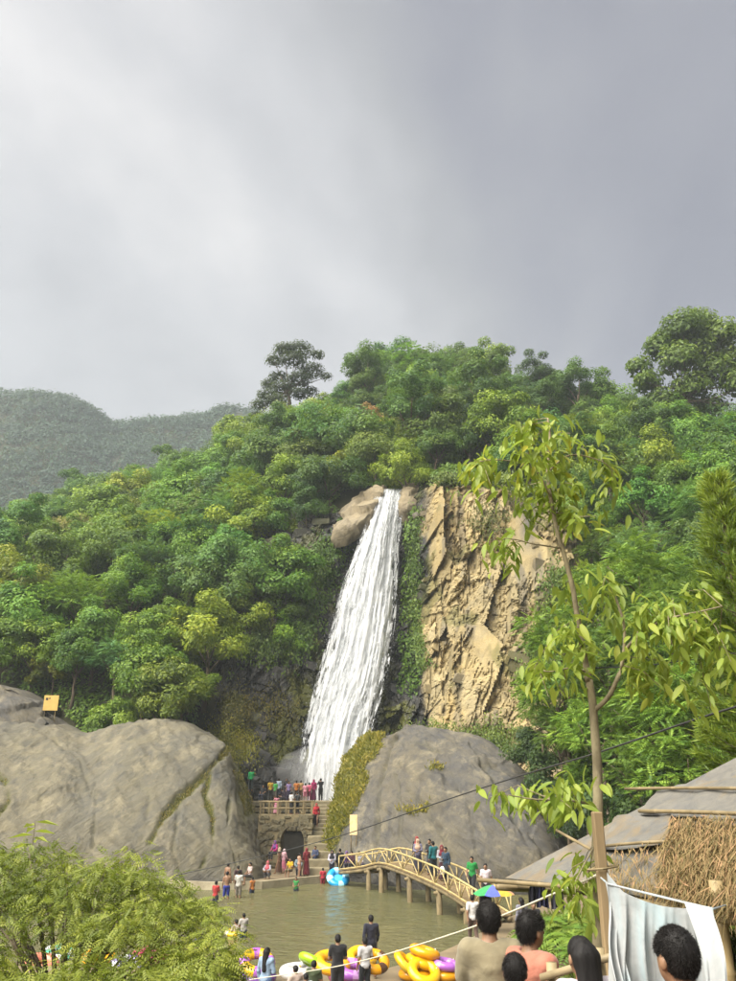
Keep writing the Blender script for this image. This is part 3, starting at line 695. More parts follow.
ln = 0.35*r.uniform(.6, 1.5, len(pu))*(pu[:, 1]/80)**.7
V, F, T = leaves(pu, ax, o_, ln, ln*.55, np.clip(.45+.22*fbm(pu*.12, 2, .5, 4)+.15*r.normal(size=len(pu)), 0, 1))
ug = link('undergrowth', mesh('undergrowth', V, F, False, T), M_LEAF, color=(0.09, 0.165, 0.022)); ug['kind'] = 'stuff'
tag(ug, 'green undergrowth between the trees on the hillside', 'undergrowth')

# vegetation hanging on the rock beside the water
def on_cliff(px, py):
    g = CLIFFP.reshape(-1, 3); a, b = proj(g); return g[np.argmin((a-px)**2+(b-py)**2)]
def hang(polyline, n_, wid, seed, name, label, colr, size=.26, depth=.5, cat='creeper'):
    r = rng(seed); g = CLIFFP.reshape(-1, 3); a, b = proj(g); pl = np.array(polyline, float); sel = []
    t = r.uniform(0, len(pl)-1, n_); i = np.floor(t).astype(int); f = (t-i)[:, None]; q = pl[i]*(1-f)+pl[np.minimum(i+1, len(pl)-1)]*f
    q = q + r.normal(size=(n_, 2))*np.array([wid, wid*.8]) 
    for k in range(n_): sel.append(np.argmin((a-q[k, 0])**2+(b-q[k, 1])**2))
    p = g[sel] + np.stack([r.normal(0, .15, n_), -np.abs(r.normal(0, depth, n_)), r.normal(0, .2, n_)], 1)
    per = 9; p = np.repeat(p, per, 0) + r.normal(0, .22, (n_*per, 3))
    o_ = unit(np.array([0, -.8, .5]) + .6*sphere(r, len(p))); ax = unit(np.array([0, -.2, -.9]) + .7*sphere(r, len(p)))
    ln = size*r.uniform(.6, 1.4, len(p)); V, F, T = leaves(p, ax, o_, ln, ln*.5, np.clip(.5+.2*r.normal(size=len(p))+.2*fbm(p*.5, 2, .5, seed), 0, 1))
    o = link(name, mesh(name, V, F, False, T), M_LEAF, color=colr); tag(o, label, cat); return o
hang([(418,510),(414,560),(412,600),(418,640),(422,665)], 520, 3.6, 1, 'creeper', 'curtain of creepers between the waterfall and the ochre cliff', (0.075, 0.13, 0.022))
hang([(296,650),(308,610),(322,570),(330,545)], 900, 10, 2, 'creeper', 'leafy creepers overhanging the left edge of the waterfall', (0.065, 0.125, 0.022))
hang([(235,640),(262,645),(290,652)], 500, 12, 3, 'creeper', 'creepers hanging over the wet dark rock below the hillside trees', (0.07, 0.12, 0.022))
hang([(215,735),(232,742),(250,750)], 520, 10, 4, 'moss_clump', 'yellow green moss mound on wet rock behind the huge tan boulder', (0.15, 0.15, 0.02), .16, .6, 'moss')
hang([(222,690),(238,720),(272,700),(285,720)], 420, 14, 5, 'moss_clump', 'brownish moss on the wet rock left of the falling water', (0.10, 0.09, 0.02), .16, .25, 'moss')
hang([(400,740),(440,735),(480,745),(505,735)], 600, 10, 6, 'shrub', 'scrubby green bushes along the foot of the ochre cliff', (0.085, 0.13, 0.022), .22, .5, 'bushes')
hang([(530,690),(545,660),(556,620),(560,570)], 700, 10, 7, 'creeper', 'leafy growth creeping over the right edge of the ochre cliff', (0.085, 0.14, 0.022), .26, .6)
hang([(440,478),(470,472),(510,478),(545,500)], 800, 9, 8, 'creeper', 'leafy fringe hanging over the top of the ochre cliff', (0.09, 0.135, 0.024), .26, .7)
hang([(470,520),(500,510),(490,545)], 160, 10, 9, 'creeper', 'sparse weeds rooted in ledges of the ochre cliff', (0.09, 0.11, 0.03), .2, .2)
# moss and grass on the boulders
def tufts(Pg, Mg, n_, seed, name, label, colr, size, up=.5, thr=.45, sway=.4):
    r = rng(seed); p = Pg.reshape(-1, 3); m_ = Mg.ravel(); idx = np.where(m_ > thr)[0]; s = r.choice(idx, n_)
    q = p[s] + r.normal(0, .12, (n_, 3)); q[:, 1] -= .04
    o_ = unit(np.array([0, -.6, .6]) + .6*sphere(r, n_)); ax = unit(np.array([0, -.15, up]) + sway*sphere(r, n_)); ln = size*r.uniform(.5, 1.4, n_)
    V, F, T = leaves(q, ax, o_, ln, ln*.3, np.clip(.5+.2*r.normal(size=n_)+.25*fbm(q*.6, 2, .5, seed), 0, 1))
    o = link(name, mesh(name, V, F, False, T), M_LEAF, color=colr); tag(o, label, 'moss'); o['kind'] = 'stuff'; return o
tufts(RBP, RBM, 16000, 1, 'moss', 'yellow green moss and grass on the flank of the domed boulder', (0.16, 0.15, 0.018), .26, thr=.35)
tufts(LBP, LBM, 6000, 2, 'moss', 'brown moss growing in the cracks of the huge tan boulder', (0.11, 0.095, 0.025), .15, thr=.6)

# forest on the far mountain: reads as one mass
r = rng(8); nc = 7000
i = r.integers(0, FARP.shape[0], nc); j = r.integers(6, int(FARP.shape[1]*.72), nc); c = FARP[i, j]; x, y = proj(c); q = (x > -120) & (x < 420); c = c[q]
per = 46; R_ = r.uniform(2.6, 6.5, len(c)); d = sphere(r, len(c)*per); d[:, 2] = np.abs(d[:, 2])*1.1-.15
p = np.repeat(c, per, 0) + d*np.repeat(R_, per)[:, None]*r.uniform(.7, 1.05, (len(d), 1)) + np.array([0, 0, 1.0])
o_ = unit(d + .4*sphere(r, len(p))); ax = unit(np.cross(o_, sphere(r, len(p)))); ln = 1.35*r.uniform(.6, 1.3, len(p))
V, F, T = leaves(p, ax, o_, ln, ln*.7, np.clip(.5+.15*r.normal(size=len(p))+.2*np.repeat(r.normal(size=len(c)), per), 0, 1))
fo = link('distant_forest', mesh('distant_forest', V, F, False, T), M_FAR, color=(0.02, 0.05, 0.034)); fo['kind'] = 'stuff'
tag(fo, 'hazy forest covering the distant mountain', 'forest')

# ------------------------------------------------------------------ single trees one can pick out
def hill_z(x, Y):
    g = hp; k = np.argmin((g[:, 0]-x)**2 + (g[:, 1]-Y)**2); return g[k, 2]
def custom_tree(name, label, base, h, clumps, limb_r, leaf, colr, bark, per, seed, flat=.5, droop=.2, ratio=.5):
    """clumps: (dx, dy, z, radius) in metres over the base; a limb runs to each"""
    r = rng(seed); t = thing(name, label, 'tree', base); mb = MB()
    tr = [(0, 0, -1.2), (.02*h, 0, .25*h), (-.01*h, 0, .45*h), (.03*h, 0, .6*h)]
    mb.tube(tr, [limb_r*1.2, limb_r, limb_r*.85, limb_r*.65], 8)
    pos, o_, tt = [], [], []; rmean = float(np.mean([c_[3] for c_ in clumps]))
    for (dx, dy, z, R) in clumps:
        s = Vector(tr[1 + int(r.integers(0, 3))]); s = Vector((0, 0, .3*h)).lerp(Vector(tr[3]), r.uniform(.2, 1)); e_ = Vector((dx, dy, z-R*flat*.4))
        mb.tube([s, s.lerp(e_, .5)+Vector((0, 0, -.03*h)), e_], [limb_r*.5, limb_r*.3, limb_r*.1], 5)
        q = sphere(r, max(20, int(per*(R/rmean)**2))); sel = q[:, 2] > -.6; q = q[sel]
        p = np.array([dx, dy, z]) + q*R*r.uniform(.45, 1.08, (len(q), 1))*np.array([1, 1, flat]); pos.append(p); o_.append(unit(q+np.array([0, 0, .5]))); tt.append(np.clip(.5+.12*r.normal()+.16*r.normal(size=len(q))+.12*q[:, 2], 0, 1))
    pos, o_, tt = np.concatenate(pos), np.concatenate(o_), np.concatenate(tt)
    ax = unit(np.cross(o_, sphere(r, len(pos))) + np.array([0, 0, -droop])); ln = leaf*r.uniform(.6, 1.4, len(pos))
    V, F, T = leaves(pos, ax, unit(o_+.5*sphere(r, len(pos))), ln, ln*ratio, tt)
    link('trunk', mb.mesh('trunk', True), bark, t); link('crown', mesh('crown', V, F, False, T), M_LEAF, t, color=colr); return t
def px_clumps(base_px, base_py, Y, pts):
    """crown clumps given where they stand against the sky"""
    b = P(base_px, base_py, Y); out = []
    for (x, y, rp) in pts:
        q = P(x, y, Y); R = rp*(q-Vector((0, 0, CAMZ))).length/FPX*.97; out.append((q.x-b.x, random.uniform(-1.6, 1.6), q.z-b.z, R))
    return b, out
random.seed(4)
b, c = px_clumps(288, 416, 116, [(300,352,15),(285,353,12),(275,361,11),(318,358,8),(295,364,14),(312,371,14),(326,372,7),(278,374,11),(268,381,9),(300,381,14),(283,388,14),(268,397,12),(260,407,10),(278,404,13),(300,396,11),(310,387,9),(255,412,7)])
custom_tree('spreading_tree', 'dark spreading tree standing alone on the ridge against the sky', b, 9.5, c, .30, .36, (0.02, 0.036, 0.014), M_BARK, 800, 1, .5)
b, c = px_clumps(690, 440, 92, [(670,338,16),(700,322,20),(680,332,22),(720,336,18),(660,345,16),(700,348,20),(735,352,18),(642,362,13),(675,364,20),(715,370,20),(650,380,15),(690,388,20),(735,386,18),(662,400,15),(640,384,9),(715,402,16),(690,414,14),(755,370,18),(760,400,16),(640,402,9)])
custom_tree('spreading_tree', 'tall open crowned tree on the ridge at the edge of the forest above the hut', b, 14, c, .28, .56, (0.08, 0.135, 0.018), M_BARK, 1150, 2, .85)
b, c = px_clumps(372, 436, 101, [(372,410,9),(362,415,8),(382,413,7),(366,405,6),(385,420,6),(356,421,6)])
custom_tree('sparse_tree', 'sparse tree with pale branches and rusty orange leaves above the waterfall', b, 4.5, c, .12, .3, (0.24, 0.15, 0.05), M_PALEBARK, 200, 3, .5)
b, c = px_clumps(378, 374, 124, [(376,353,6),(370,357,4),(384,356,4),(380,361,4)])
custom_tree('sparse_tree', 'thin almost bare tree poking above the ridge beside the spreading tree', b, 4, c, .10, .3, (0.06, 0.07, 0.04), M_PALEBARK, 36, 4, .6)
b, c = px_clumps(452, 452, 96, [(452,398,13),(442,404,11),(464,402,11),(470,410,8),(436,412,8),(455,410,11)])
custom_tree('pale_trunk_tree', 'tree with straight pale bare trunk on the slope above the ochre cliff', b, 8, c, .17, .33, (0.085, 0.13, 0.024), M_PALEBARK, 380, 5, .55)
b, c = px_clumps(545, 410, 112, [(545,378,14),(530,385,11),(558,384,12),(540,392,12),(565,393,9),(526,394,8)])
custom_tree('spreading_tree', 'dark flat topped tree on the ridge above the ochre cliff', b, 7, c, .2, .36, (0.036, 0.068, 0.026), M_BARK, 420, 6, .5)

# nearer feathery trees at the right, below the ochre cliff
FE = [frond_crown('crown', 201+i, 2.5, 2.1, 26, 40, 0.62, 0.20, 7, flat=.6) for i in range(3)]
FT = [trunk_mesh(60+i, 2.2, .12, 1.8) for i in range(3)]
specs = [(560,640,49,.85,0),(600,600,48,.9,1),(560,690,47,.8,2),(640,575,47,.95,0),(605,660,44,.95,1),(660,640,42,1.0,2),(560,735,47,.7,0),(600,730,42,.8,2),(650,705,40,.9,1),(690,610,44,1.0,0),(640,770,38,.75,0),(700,700,37,1.0,2),(585,790,44,.55,1),(735,640,40,1.0,1),(690,770,35,.8,0),(540,710,52,.6,1),(760,720,36,1.0,2)]
rr = rng(9)
for i, (x, y, Y, s, k) in enumerate(specs):
    c = P(x, y, Y); s *= 1.12; gz = min(c.z-3.3*s, c.z-1)
    k2_ = float(rr.uniform(.75, 1.2)); lab_ = ('small ' if s < .85 else 'tall ' if s > 1.06 else '')+('deep green' if k2_ < .88 else 'pale green' if k2_ > 1.06 else 'fresh green')+' feathery tree '+('at the foot of the ochre cliff' if x < 590 else 'next to the conifer' if x > 672 else 'behind the slender young tree' if y < 700 else 'rising behind the hut roof')
    t = thing('feathery_tree', lab_, 'tree', (c.x, c.y, gz), rr.uniform(0, 6.28), 'feathery trees below the ochre cliff'); t.scale = (s, s, s)
    link('trunk', FT[k], M_BARK, t)
    link('crown', FE[k], M_LEAF, t, loc=(0, 0, 3.3), color=(0.10*k2_, 0.185*k2_, 0.03))
    if gz > hill_z(c.x, c.y)+.3:   # stem reaching the slope
        st = MB().tube([(0, 0, 0.2), (0.05, 0.1, -(gz-min(hill_z(c.x, c.y), gz))/s-0.6)], [.12, .15], 7); st.build('stem', M_BARK, t, True)
# low shrubs between boulder and hut, the gap's shadow put into their leaf colour
for (x, y, Y, s) in ((590,815,46,1.2),(560,780,50,1.2),(620,800,44,1.3),(530,750,54,1.0),(640,820,40,1.2),(680,810,37,1.3)):
    c = P(x, y, Y); plant_kind(5, (c.x, c.y, c.z-1.3*s), s, 1.0*x, 'low bush coloured dark for shadow in the gap between domed boulder and hut roof', 'bushes behind the hut', (0.028, 0.06, 0.016), .1, int(x))

# conifer with fine needles at the right
def conifer(base, h, rad, label, seed, colr):
    r = rng(seed); t = thing('conifer', label, 'tree', base); mb = MB(); mb.tube([(0, 0, -1), (0.05, 0, h*.5), (0, 0, h*.97)], [.14, .09, .02], 8)
    mb.build('trunk', M_BARK, t, True); pos, ax = [], []
    br = MB()
    for k in range(150):
        f = (k+r.uniform())/150; z = h*(.10+.88*f); R = rad*(1-f)**.55*r.uniform(.6, 1.1)+.1; a = k*2.39996+r.uniform(-.4, .4)
        d = np.array([math.cos(a), math.sin(a), .35+.4*f]); d /= np.linalg.norm(d); st = np.array([0, 0, z-.25*R]); e_ = st+d*R
        br.tube([st, (st+e_)/2-np.array([0, 0, .05*R]), e_], [.022, .014, .005], 4, False)
        n_ = int(60*R/rad*5)+60; s = r.uniform(.18, 1.02, n_)**.8; p = st+d*R*s[:, None]+r.normal(0, .045, (n_, 3)); pos.append(p)
        ax.append(unit(d*.9+np.array([0, 0, .25])+.75*sphere(r, n_)))
    br.build('branches', M_BARK, t)
    pos, ax = np.concatenate(pos), np.concatenate(ax); ln = .13*r.uniform(.6, 1.3, len(pos))*rad
    V, F, T = leaves(pos, ax, unit(sphere(r, len(pos))), ln, .016*rad, np.clip(.45+.2*r.normal(size=len(pos))+.25*fbm(pos*1.2, 2, .5, 3), 0, 1), .15)
    link('crown', mesh('crown', V, F, False, T), M_LEAF, t, color=colr); return t
tp = P(708, 470, 17.0); bz = float(bank_z(np.array([tp.x]), np.array([17.0]))[0])
conifer((tp.x+.15, 17.0, bz-.1), tp.z-bz+.1, 1.65, 'soft needled yellow green conifer behind the thatched hut', 5, (0.125, 0.19, 0.028))

# slender young tree in front, big drooping leaves
fg = thing('young_tree', 'slender young tree with large drooping yellow green leaves beside the wooden post', 'tree', (P(598,981,6.6).x, 6.6, float(bank_z(np.array([1.9]), np.array([6.6]))[0])-.05))
fb = fg.matrix_basis.translation.copy()
def fpt(px, py, Y): return P(px, py, Y)-fb
def limb(name, pts, rad, seg=8):
    q = [fpt(*p) for p in pts]; C_ = np.array([list(v) for v in q]); t = np.linspace(0, len(q)-1, len(q)*4); s = crom(C_, t); rr_ = np.interp(t, np.linspace(0, len(q)-1, len(rad)), rad)
    s = s + 0.006*np.stack([vnoise(s*6, 1), vnoise(s*6, 2), vnoise(s*6, 3)], 1)
    MB().tube([Vector(v) for v in s], list(rr_), seg).build(name, M_BARKG, fg, True); return s
M_BARKG = simple('lichen bark', (0.25, 0.215, 0.13), (0.12, 0.10, 0.06), 9, 0.9, 0.6, 0.01, stretch=(1, 1, 0.5))
base_t = [Vector((0, 0, -.2))]
tr = [fpt(599,960,6.6), fpt(597,860,6.6), fpt(598,780,6.6), fpt(594,720,6.6), fpt(588,680,6.6)]
tv = np.array([[0, 0, -.25], [0.0, 0, .5]] + [list(v) for v in tr]); tt = np.linspace(0, len(tv)-1, 40); ts = crom(tv, tt); ts += 0.01*np.stack([vnoise(ts*3, 1), vnoise(ts*3, 2), 0*ts[:, 0]], 1)
MB().tube([Vector(v) for v in ts], list(np.interp(tt, [0, 2, 6], [.052, .044, .030])), 10).build('trunk', M_BARKG, fg, True)
LB_ = [limb('branch', [(588,682,6.6),(581,640,6.6),(571,580,6.55),(557,530,6.5),(548,480,6.5),(550,440,6.5),(548,418,6.5)], [.032, .022, .016, .008]),
       limb('branch', [(593,712,6.6),(612,692,6.5),(624,655,6.45),(623,620,6.4),(612,588,6.4),(605,575,6.4)], [.022, .016, .011, .006]),
       limb('branch', [(624,652,6.45),(645,630,6.3),(672,618,6.2),(700,612,6.1),(722,606,6.1)], [.014, .010, .005]),
       limb('branch', [(560,548,6.5),(540,545,6.4),(518,540,6.35),(505,538,6.3)], [.008, .006, .003]),
       limb('branch', [(552,500,6.5),(535,470,6.4),(505,460,6.35),(478,462,6.3)], [.010, .006, .003]),
       limb('branch', [(550,470,6.5),(570,455,6.5),(598,460,6.5),(612,470,6.5)], [.009, .006, .003]),
       limb('branch', [(586,672,6.6),(572,668,6.5),(550,672,6.45),(535,668,6.4)], [.009, .006, .003]),
       limb('branch', [(598,810,6.6),(580,802,6.3),(545,800,6.1),(505,795,6.0)], [.012, .008, .003]),
       limb('branch', [(598,840,6.6),(588,858,6.3),(575,880,6.1)], [.010, .006, .003])]
allb = np.concatenate(LB_); BR_ = [c_ for c_ in fg.children if c_.name.startswith('branch')]
clusters = [(518,428,3),(548,420,3),(570,428,2),(500,440,3),(482,462,3),(466,470,2),(490,478,2),(528,448,3),(556,445,3),(585,440,2),(604,460,3),(560,470,3),(520,480,3),(540,495,3),(580,480,3),(612,500,3),(596,510,2),(560,508,3),(505,500,2),(520,520,2),(575,515,2),(492,545,3),(505,550,2),(478,480,2),(535,462,2),
            (562,590,2),(576,612,3),(563,632,3),(600,598,3),(590,640,3),(580,655,2),(655,655,3),(672,640,3),(645,680,3),(690,680,3),(710,700,3),(688,585,3),(672,592,2),(635,640,3),(665,685,3),(530,668,3),(566,680,2),(698,625,3),(730,655,3),(640,600,2),(615,620,2),(700,640,3),(668,620,2),(720,690,2),(655,600,2),(602,580,2),
            (488,792,3),(510,800,2),(545,798,2),(578,785,3),(570,800,2),(560,882,3),(578,872,2),(588,890,2),(575,895,2),(548,690,1)]
def big_leaf(r):
    L0, Wd = .145, .052; V = []; nseg = 5
    for s in range(nseg+1):
        t = s/nseg; wv_ = Wd*math.sin(math.pi*min(1, .06+t*.94))**.8*(1.05-.25*t); z = -.05*t*t
        V += [(-wv_/2, L0*t, z+.006), (0, L0*t, z-.003), (wv_/2, L0*t, z+.006)]
    F = []
    for s in range(nseg):
        a = s*3; F += [(a, a+1, a+4, a+3), (a+1, a+2, a+5, a+4)]
    return V, F
LV, LF = big_leaf(None); LVa = np.array(LV); lm = mesh('leaf', LV, LF, True, np.full(len(LV), .5)); lm.materials.append(M_LEAFBIG)
r = rng(31); nl = 0; restV, restF, restT = [], [], []
for ci, (x, y, k) in enumerate(clusters):
    Y = 6.35 + r.uniform(-.55, .55); c = np.array(P(x, y, Y)-fb)
    j = np.argmin(((allb-c)**2).sum(1)); a = allb[j]
    out_ = c-a; dist = np.linalg.norm(out_); 
    end = c + np.array([0, 0, -.05]); mid = (a+end)/2 + np.array([0, 0, .10*dist+.02])
    MB().tube([Vector(a), Vector(mid), Vector(end)], [.0045, .0035, .002], 5, False).build('twig', M_BARKG, BR_[int(np.searchsorted(np.cumsum([len(q_) for q_ in LB_]), j, 'right'))])
    m_ = 11 + 6*k
    for q in range(m_):
        t = r.uniform(.25, 1.05); p = (1-t)**2*a + 2*t*(1-t)*mid + t*t*end if dist > .15 else c + r.normal(0, .05, 3)
        p = p + r.normal(0, .05, 3) if t < .8 else p + r.normal(0, .075, 3)
        az = r.uniform(0, 6.28); dr = -r.uniform(.1, 1.05)
        d = Vector((math.cos(az)*math.cos(dr), math.sin(az)*math.cos(dr), math.sin(dr)))
        rot = d.to_track_quat('Y', 'Z').to_matrix() @ Matrix.Rotation(r.uniform(-.7, .7), 3, 'Y'); s = r.uniform(.6, 1.15)
        v_ = float(r.uniform(.7, 1.2)); cl_ = (0.225*v_, 0.30*v_, 0.06) if r.uniform() > .15 else (0.33, 0.33, 0.05)
        if y in (668, 792, 800, 798): cl_ = (0.24, 0.27, 0.03)
        if nl < 300 and q % 2 == 0:
            o = link('leaf', lm, None, fg, color=cl_); o.matrix_basis = Matrix.Translation(Vector(p)) @ rot.to_4x4() @ Matrix.Scale(s, 4); nl += 1
        else:
            vv = (LVa*s) @ np.array(rot).T + p; restF += [tuple(i_+len(restV)*len(LV) for i_ in f) for f in LF]; restV.append(vv); restT += [float(np.clip(.5+.18*r.normal(), 0, 1))]*len(LV)
fo = link('foliage', mesh('foliage', np.concatenate(restV), restF, True, restT), M_LEAFBIG, fg, color=(0.235, 0.31, 0.06)); fo['kind'] = 'stuff'

# feathery tree low at the left, its flat sprays seen from above
def spray_tree(label, base, clumps, seed, colr):
    r = rng(seed); t = thing('feathery_tree', label, 'tree', base); b = Vector(base); mb = MB(); pos, axs = [], []
    mb.tube([(0, 0, -.4), (.1, 0, .8), (.05, .1, 1.5)], [.10, .08, .06], 8)
    for (px, py, Y, R) in clumps:
        c = P(px, py, Y)-b; s = Vector((.05, .1, r.uniform(.5, 1.5))); mb.tube([s, s.lerp(c, .5)+Vector((0, 0, .12)), c], [.035, .02, .006], 5)
        n_ = int(180*R*R+70); a = r.uniform(0, 6.28, n_); q = np.sqrt(r.uniform(0, 1, n_))*R
        p = np.array(c)+np.stack([q*np.cos(a), q*np.sin(a), r.normal(0, .10, n_)-.28*q*q/R], 1); pos.append(p); axs.append(np.stack([np.cos(a), np.sin(a), -.25+0*a], 1)+.45*r.normal(size=(n_, 3)))
    mb.build('trunk', M_BARK, t, True)
    pos, ax = np.concatenate(pos), unit(np.concatenate(axs)); n_ = len(pos); nr = unit(np.array([0, 0, 1.])+.35*r.normal(size=(n_, 3))); side = unit(np.cross(ax, nr)); nr = np.cross(side, ax)
    Ls = .225*r.uniform(.6, 1.25, n_); tn = np.clip(.5+.16*r.normal(size=n_)+.2*fbm(pos*.8, 2, .5, 3), 0, 1); A, B, C_, D, E = [], [], [], [], []; pr = 6
    for i in range(pr):
        s = (i+.6)/pr; q = pos+ax*(Ls*s)[:, None]-nr*(Ls*.3*s*s)[:, None]
        for sg in (-1, 1):
            A.append(q); B.append(side*sg+ax*.55-nr*.15); C_.append(nr+.15*r.normal(size=nr.shape)); D.append(tn); E.append(np.full(n_, .064*math.sin(math.pi*(.2+.7*s))))
    V, F, T = leaves(*map(np.concatenate, (A, B, C_)), np.concatenate(E), np.concatenate(E)*.42, np.concatenate(D))
    link('crown', mesh('crown', V, F, False, T), M_LEAF, t, color=colr); return t
rr = rng(12); cl = []
for _ in range(62):
    x = rr.uniform(-40, 215); ytop = np.interp(x, [-40, 0, 40, 90, 130, 160, 190, 225], [840, 836, 838, 856, 850, 868, 890, 935]); y = rr.uniform(ytop+6, 985)
    Y = 11.4 + (985-y)/150*3.2 + rr.uniform(-.6, .6); cl.append((x, y+8, Y, rr.uniform(.35, .7)))
cl += [(225,935,12.2,.35),(210,955,12,.4),(222,962,11.8,.3),(130,858,14.4,.5),(160,880,13.8,.5),(180,905,13.2,.45),(205,915,13.0,.35),(100,868,14.4,.55),(45,850,14.6,.55)]
bx = P(60, 990, 12.8).x
spray_tree('low spreading tree with layered feathery light green sprays in front of the pool', (bx, 12.8, float(bank_z(np.array([bx]), np.array([12.8]))[0])), cl, 3, (0.135, 0.17, 0.025))
# young shoot sticking out of it
sp_ = P(30, 860, 14.6); t = thing('sapling', 'single yellow green shoot sticking up behind the low feathery tree', 'plant', (sp_.x, 14.6, float(bank_z(np.array([sp_.x]), np.array([14.6]))[0])-.1))
zz = P(30, 822, 14.6).z - t.location.z
MB().tube([(0, 0, 0), (.03, 0, zz*.6), (0, 0, zz)], [.025, .018, .006], 6).build('stem', M_BARKG, t)
for k in range(8):
    a = k*2.4; s = MB(); d = Vector((math.cos(a), math.sin(a), .15)); p = Vector((0, 0, zz-.05*k)); sd_ = d.cross(Vector((0, 0, 1))).normalized()*.06
    s.quad([p, p+d*.18+sd_, p+d*.42+Vector((0, 0, -.12)), p+d*.18-sd_]); me = s.mesh('leaf'); setattrs(me, tint=[.6]*4); link('leaf', me, M_LEAFBIG, t, color=(0.22, 0.27, 0.04))

# ferns and herbs on the right bank
def fern_mesh(seed, nf=11, L0=.75):
    r = rng(seed); A, B, C_, D, E = [], [], [], [], []
    for k in range(nf):
        a = 2*math.pi*(k+r.uniform(-.3, .3))/nf; Lf = L0*r.uniform(.7, 1.15); dh = np.array([math.cos(a), math.sin(a), 0])
        for i in range(16):
            s = (i+.5)/16; p = dh*Lf*s*.85 + np.array([0, 0, Lf*(1.1*s-1.15*s*s)]); tg = unit((dh*.85+np.array([0, 0, 1.1-2.3*s]))[None])[0]; sd_ = np.cross(tg, [0, 0, 1]); sd_ /= np.linalg.norm(sd_)
            for sg in (-1, 1):
                A.append(p); B.append(sd_*sg+tg*.35); C_.append(np.cross(sd_, tg)); D.append(np.clip(.5+.12*r.normal(), 0, 1)); E.append(.20*L0/.75*math.sin(math.pi*(.12+.85*s))*.8+.02)
    E = np.array(E); V, F, T = leaves(np.array(A), np.array(B), np.array(C_), E, E*.3, np.array(D)); return mesh('fronds', V, F, False, T)
FM = [fern_mesh(i) for i in range(3)]; rr = rng(6)
CM_ = MB().tube([(0, 0, -.1), (0, 0, .12)], [.05, .03], 6).mesh('rootstock')
nf = 0
while nf < 60:
    x = rr.uniform(505, 603); Y = rr.uniform(9.5, 20); q = P(x, 930, Y); z = float(bank_z(np.array([q.x]), np.array([Y]))[0]); pj = proj(np.array([[q.x, Y, z+.4]]))[1][0]
    nf += 1
    t = thing('fern', 'green arching fern on the bank beside the slender young tree', 'fern', (q.x, Y, z), rr.uniform(0, 6.28), 'ferns on the bank'); s = rr.uniform(.7, 1.25); t.scale = (s, s, s)
    link('fronds', FM[nf % 3], M_LEAF, t, color=(0.11*float(rr.uniform(.8, 1.2)), 0.18*float(rr.uniform(.85, 1.15)), 0.03)); link('rootstock', CM_, M_BARK, t)
# grass over the bank
r = rng(15); n_ = 26000; gx = r.uniform(1.5, 10, n_); gy = r.uniform(5, 30, n_); k = gx > 1.4+.085*gy; gx, gy = gx[k], gy[k]; n_ = len(gx)
p = np.stack([gx, gy, bank_z(gx, gy)], 1); ax = unit(np.array([0, 0, 1.])+.5*r.normal(size=(n_, 3)))
V, F, T = leaves(p, ax, unit(r.normal(size=(n_, 3))), .22*r.uniform(.5, 1.5, n_), .03, np.clip(.5+.2*r.normal(size=n_), 0, 1))
g_ = link('grass', mesh('grass', V, F, False, T), M_LEAF, color=(0.10, 0.14, 0.028)); g_['kind'] = 'stuff'; tag(g_, 'short grass covering the right bank', 'grass')
# ------------------------------------------------------------------ waterfall
m, nt, n, l, o = mat_base('falling water')
at = n('ShaderNodeAttribute'); at.attribute_name = 'tint'
pb_ = n('ShaderNodeBsdfPrincipled'); pb_.inputs['Roughness'].default_value = 0.45; pb_.inputs['Specular IOR Level'].default_value = 0.3
l(nmix(nt, at.outputs['Fac'], (0.55, 0.58, 0.61), (0.78, 0.79, 0.80)), pb_.inputs['Base Color'])
tl = n('ShaderNodeBsdfTranslucent'); tl.inputs['Color'].default_value = (0.52, 0.55, 0.57, 1)
tp_ = n('ShaderNodeBsdfTransparent'); m1 = n('ShaderNodeMixShader'); m1.inputs[0].default_value = .3; l(pb_.outputs[0], m1.inputs[1]); l(tl.outputs[0], m1.inputs[2])
m2 = n('ShaderNodeMixShader'); mr = n('ShaderNodeMapRange'); mr.inputs['To Min'].default_value = .0; mr.inputs['To Max'].default_value = 1.0; mr.inputs['From Min'].default_value = .12; mr.inputs['From Max'].default_value = .62
l(at.outputs['Fac'], mr.inputs['Value']); l(mr.outputs[0], m2.inputs[0]); l(tp_.outputs[0], m2.inputs[1]); l(m1.outputs[0], m2.inputs[2]); l(m2.outputs[0], o.inputs[0])
M_FALL = m
WF = [(489,381,400,84.5),(489,379,400.5,82.4),(494,377,401,80.6),(505,373,401,79.4),(520,368,400.5,78.6),(545,360,397,77.8),(580,347,395,77.0),(620,336,392,76.2),(660,325,386,75.2),(700,314,377,74.2),(740,305,367,73.0),(775,300,359,71.8),(806,296,353,70.6)]
WA = np.array(WF, float)
def fall_pt(s, t, f):
    """s 0..1 down, t 0..1 across, f metres towards the viewer"""
    q = s*(len(WA)-1); row = crom(WA, q); py = row[:, 0]; px = row[:, 1]*(1-t)+row[:, 2]*t; Y = row[:, 3] - f - 0.8*np.sin(np.pi*np.clip(t, 0, 1))*np.minimum(1, s*3)
    xc, yc = (px-W0/2)/FPX, (H0/2-py)/FPX; dy, dz = CP-yc*SP, SP+yc*CP; k = Y/dy
    return np.stack([xc*k, Y, CAMZ+dz*k], 1)
wf = thing('waterfall', 'tall white waterfall plunging down the dark rock between forest and ochre cliff', 'waterfall', tuple(fall_pt(np.array([1.]), np.array([.5]), np.array([0.]))[0]))
wf.location.z = 4.45; wb = np.array(wf.location)
ns, ntt = 320, 90
S_, T_ = np.meshgrid(np.linspace(0, 1, ns), np.linspace(-.06, 1.06, ntt), indexing='ij'); S_, T_ = S_.ravel(), T_.ravel()
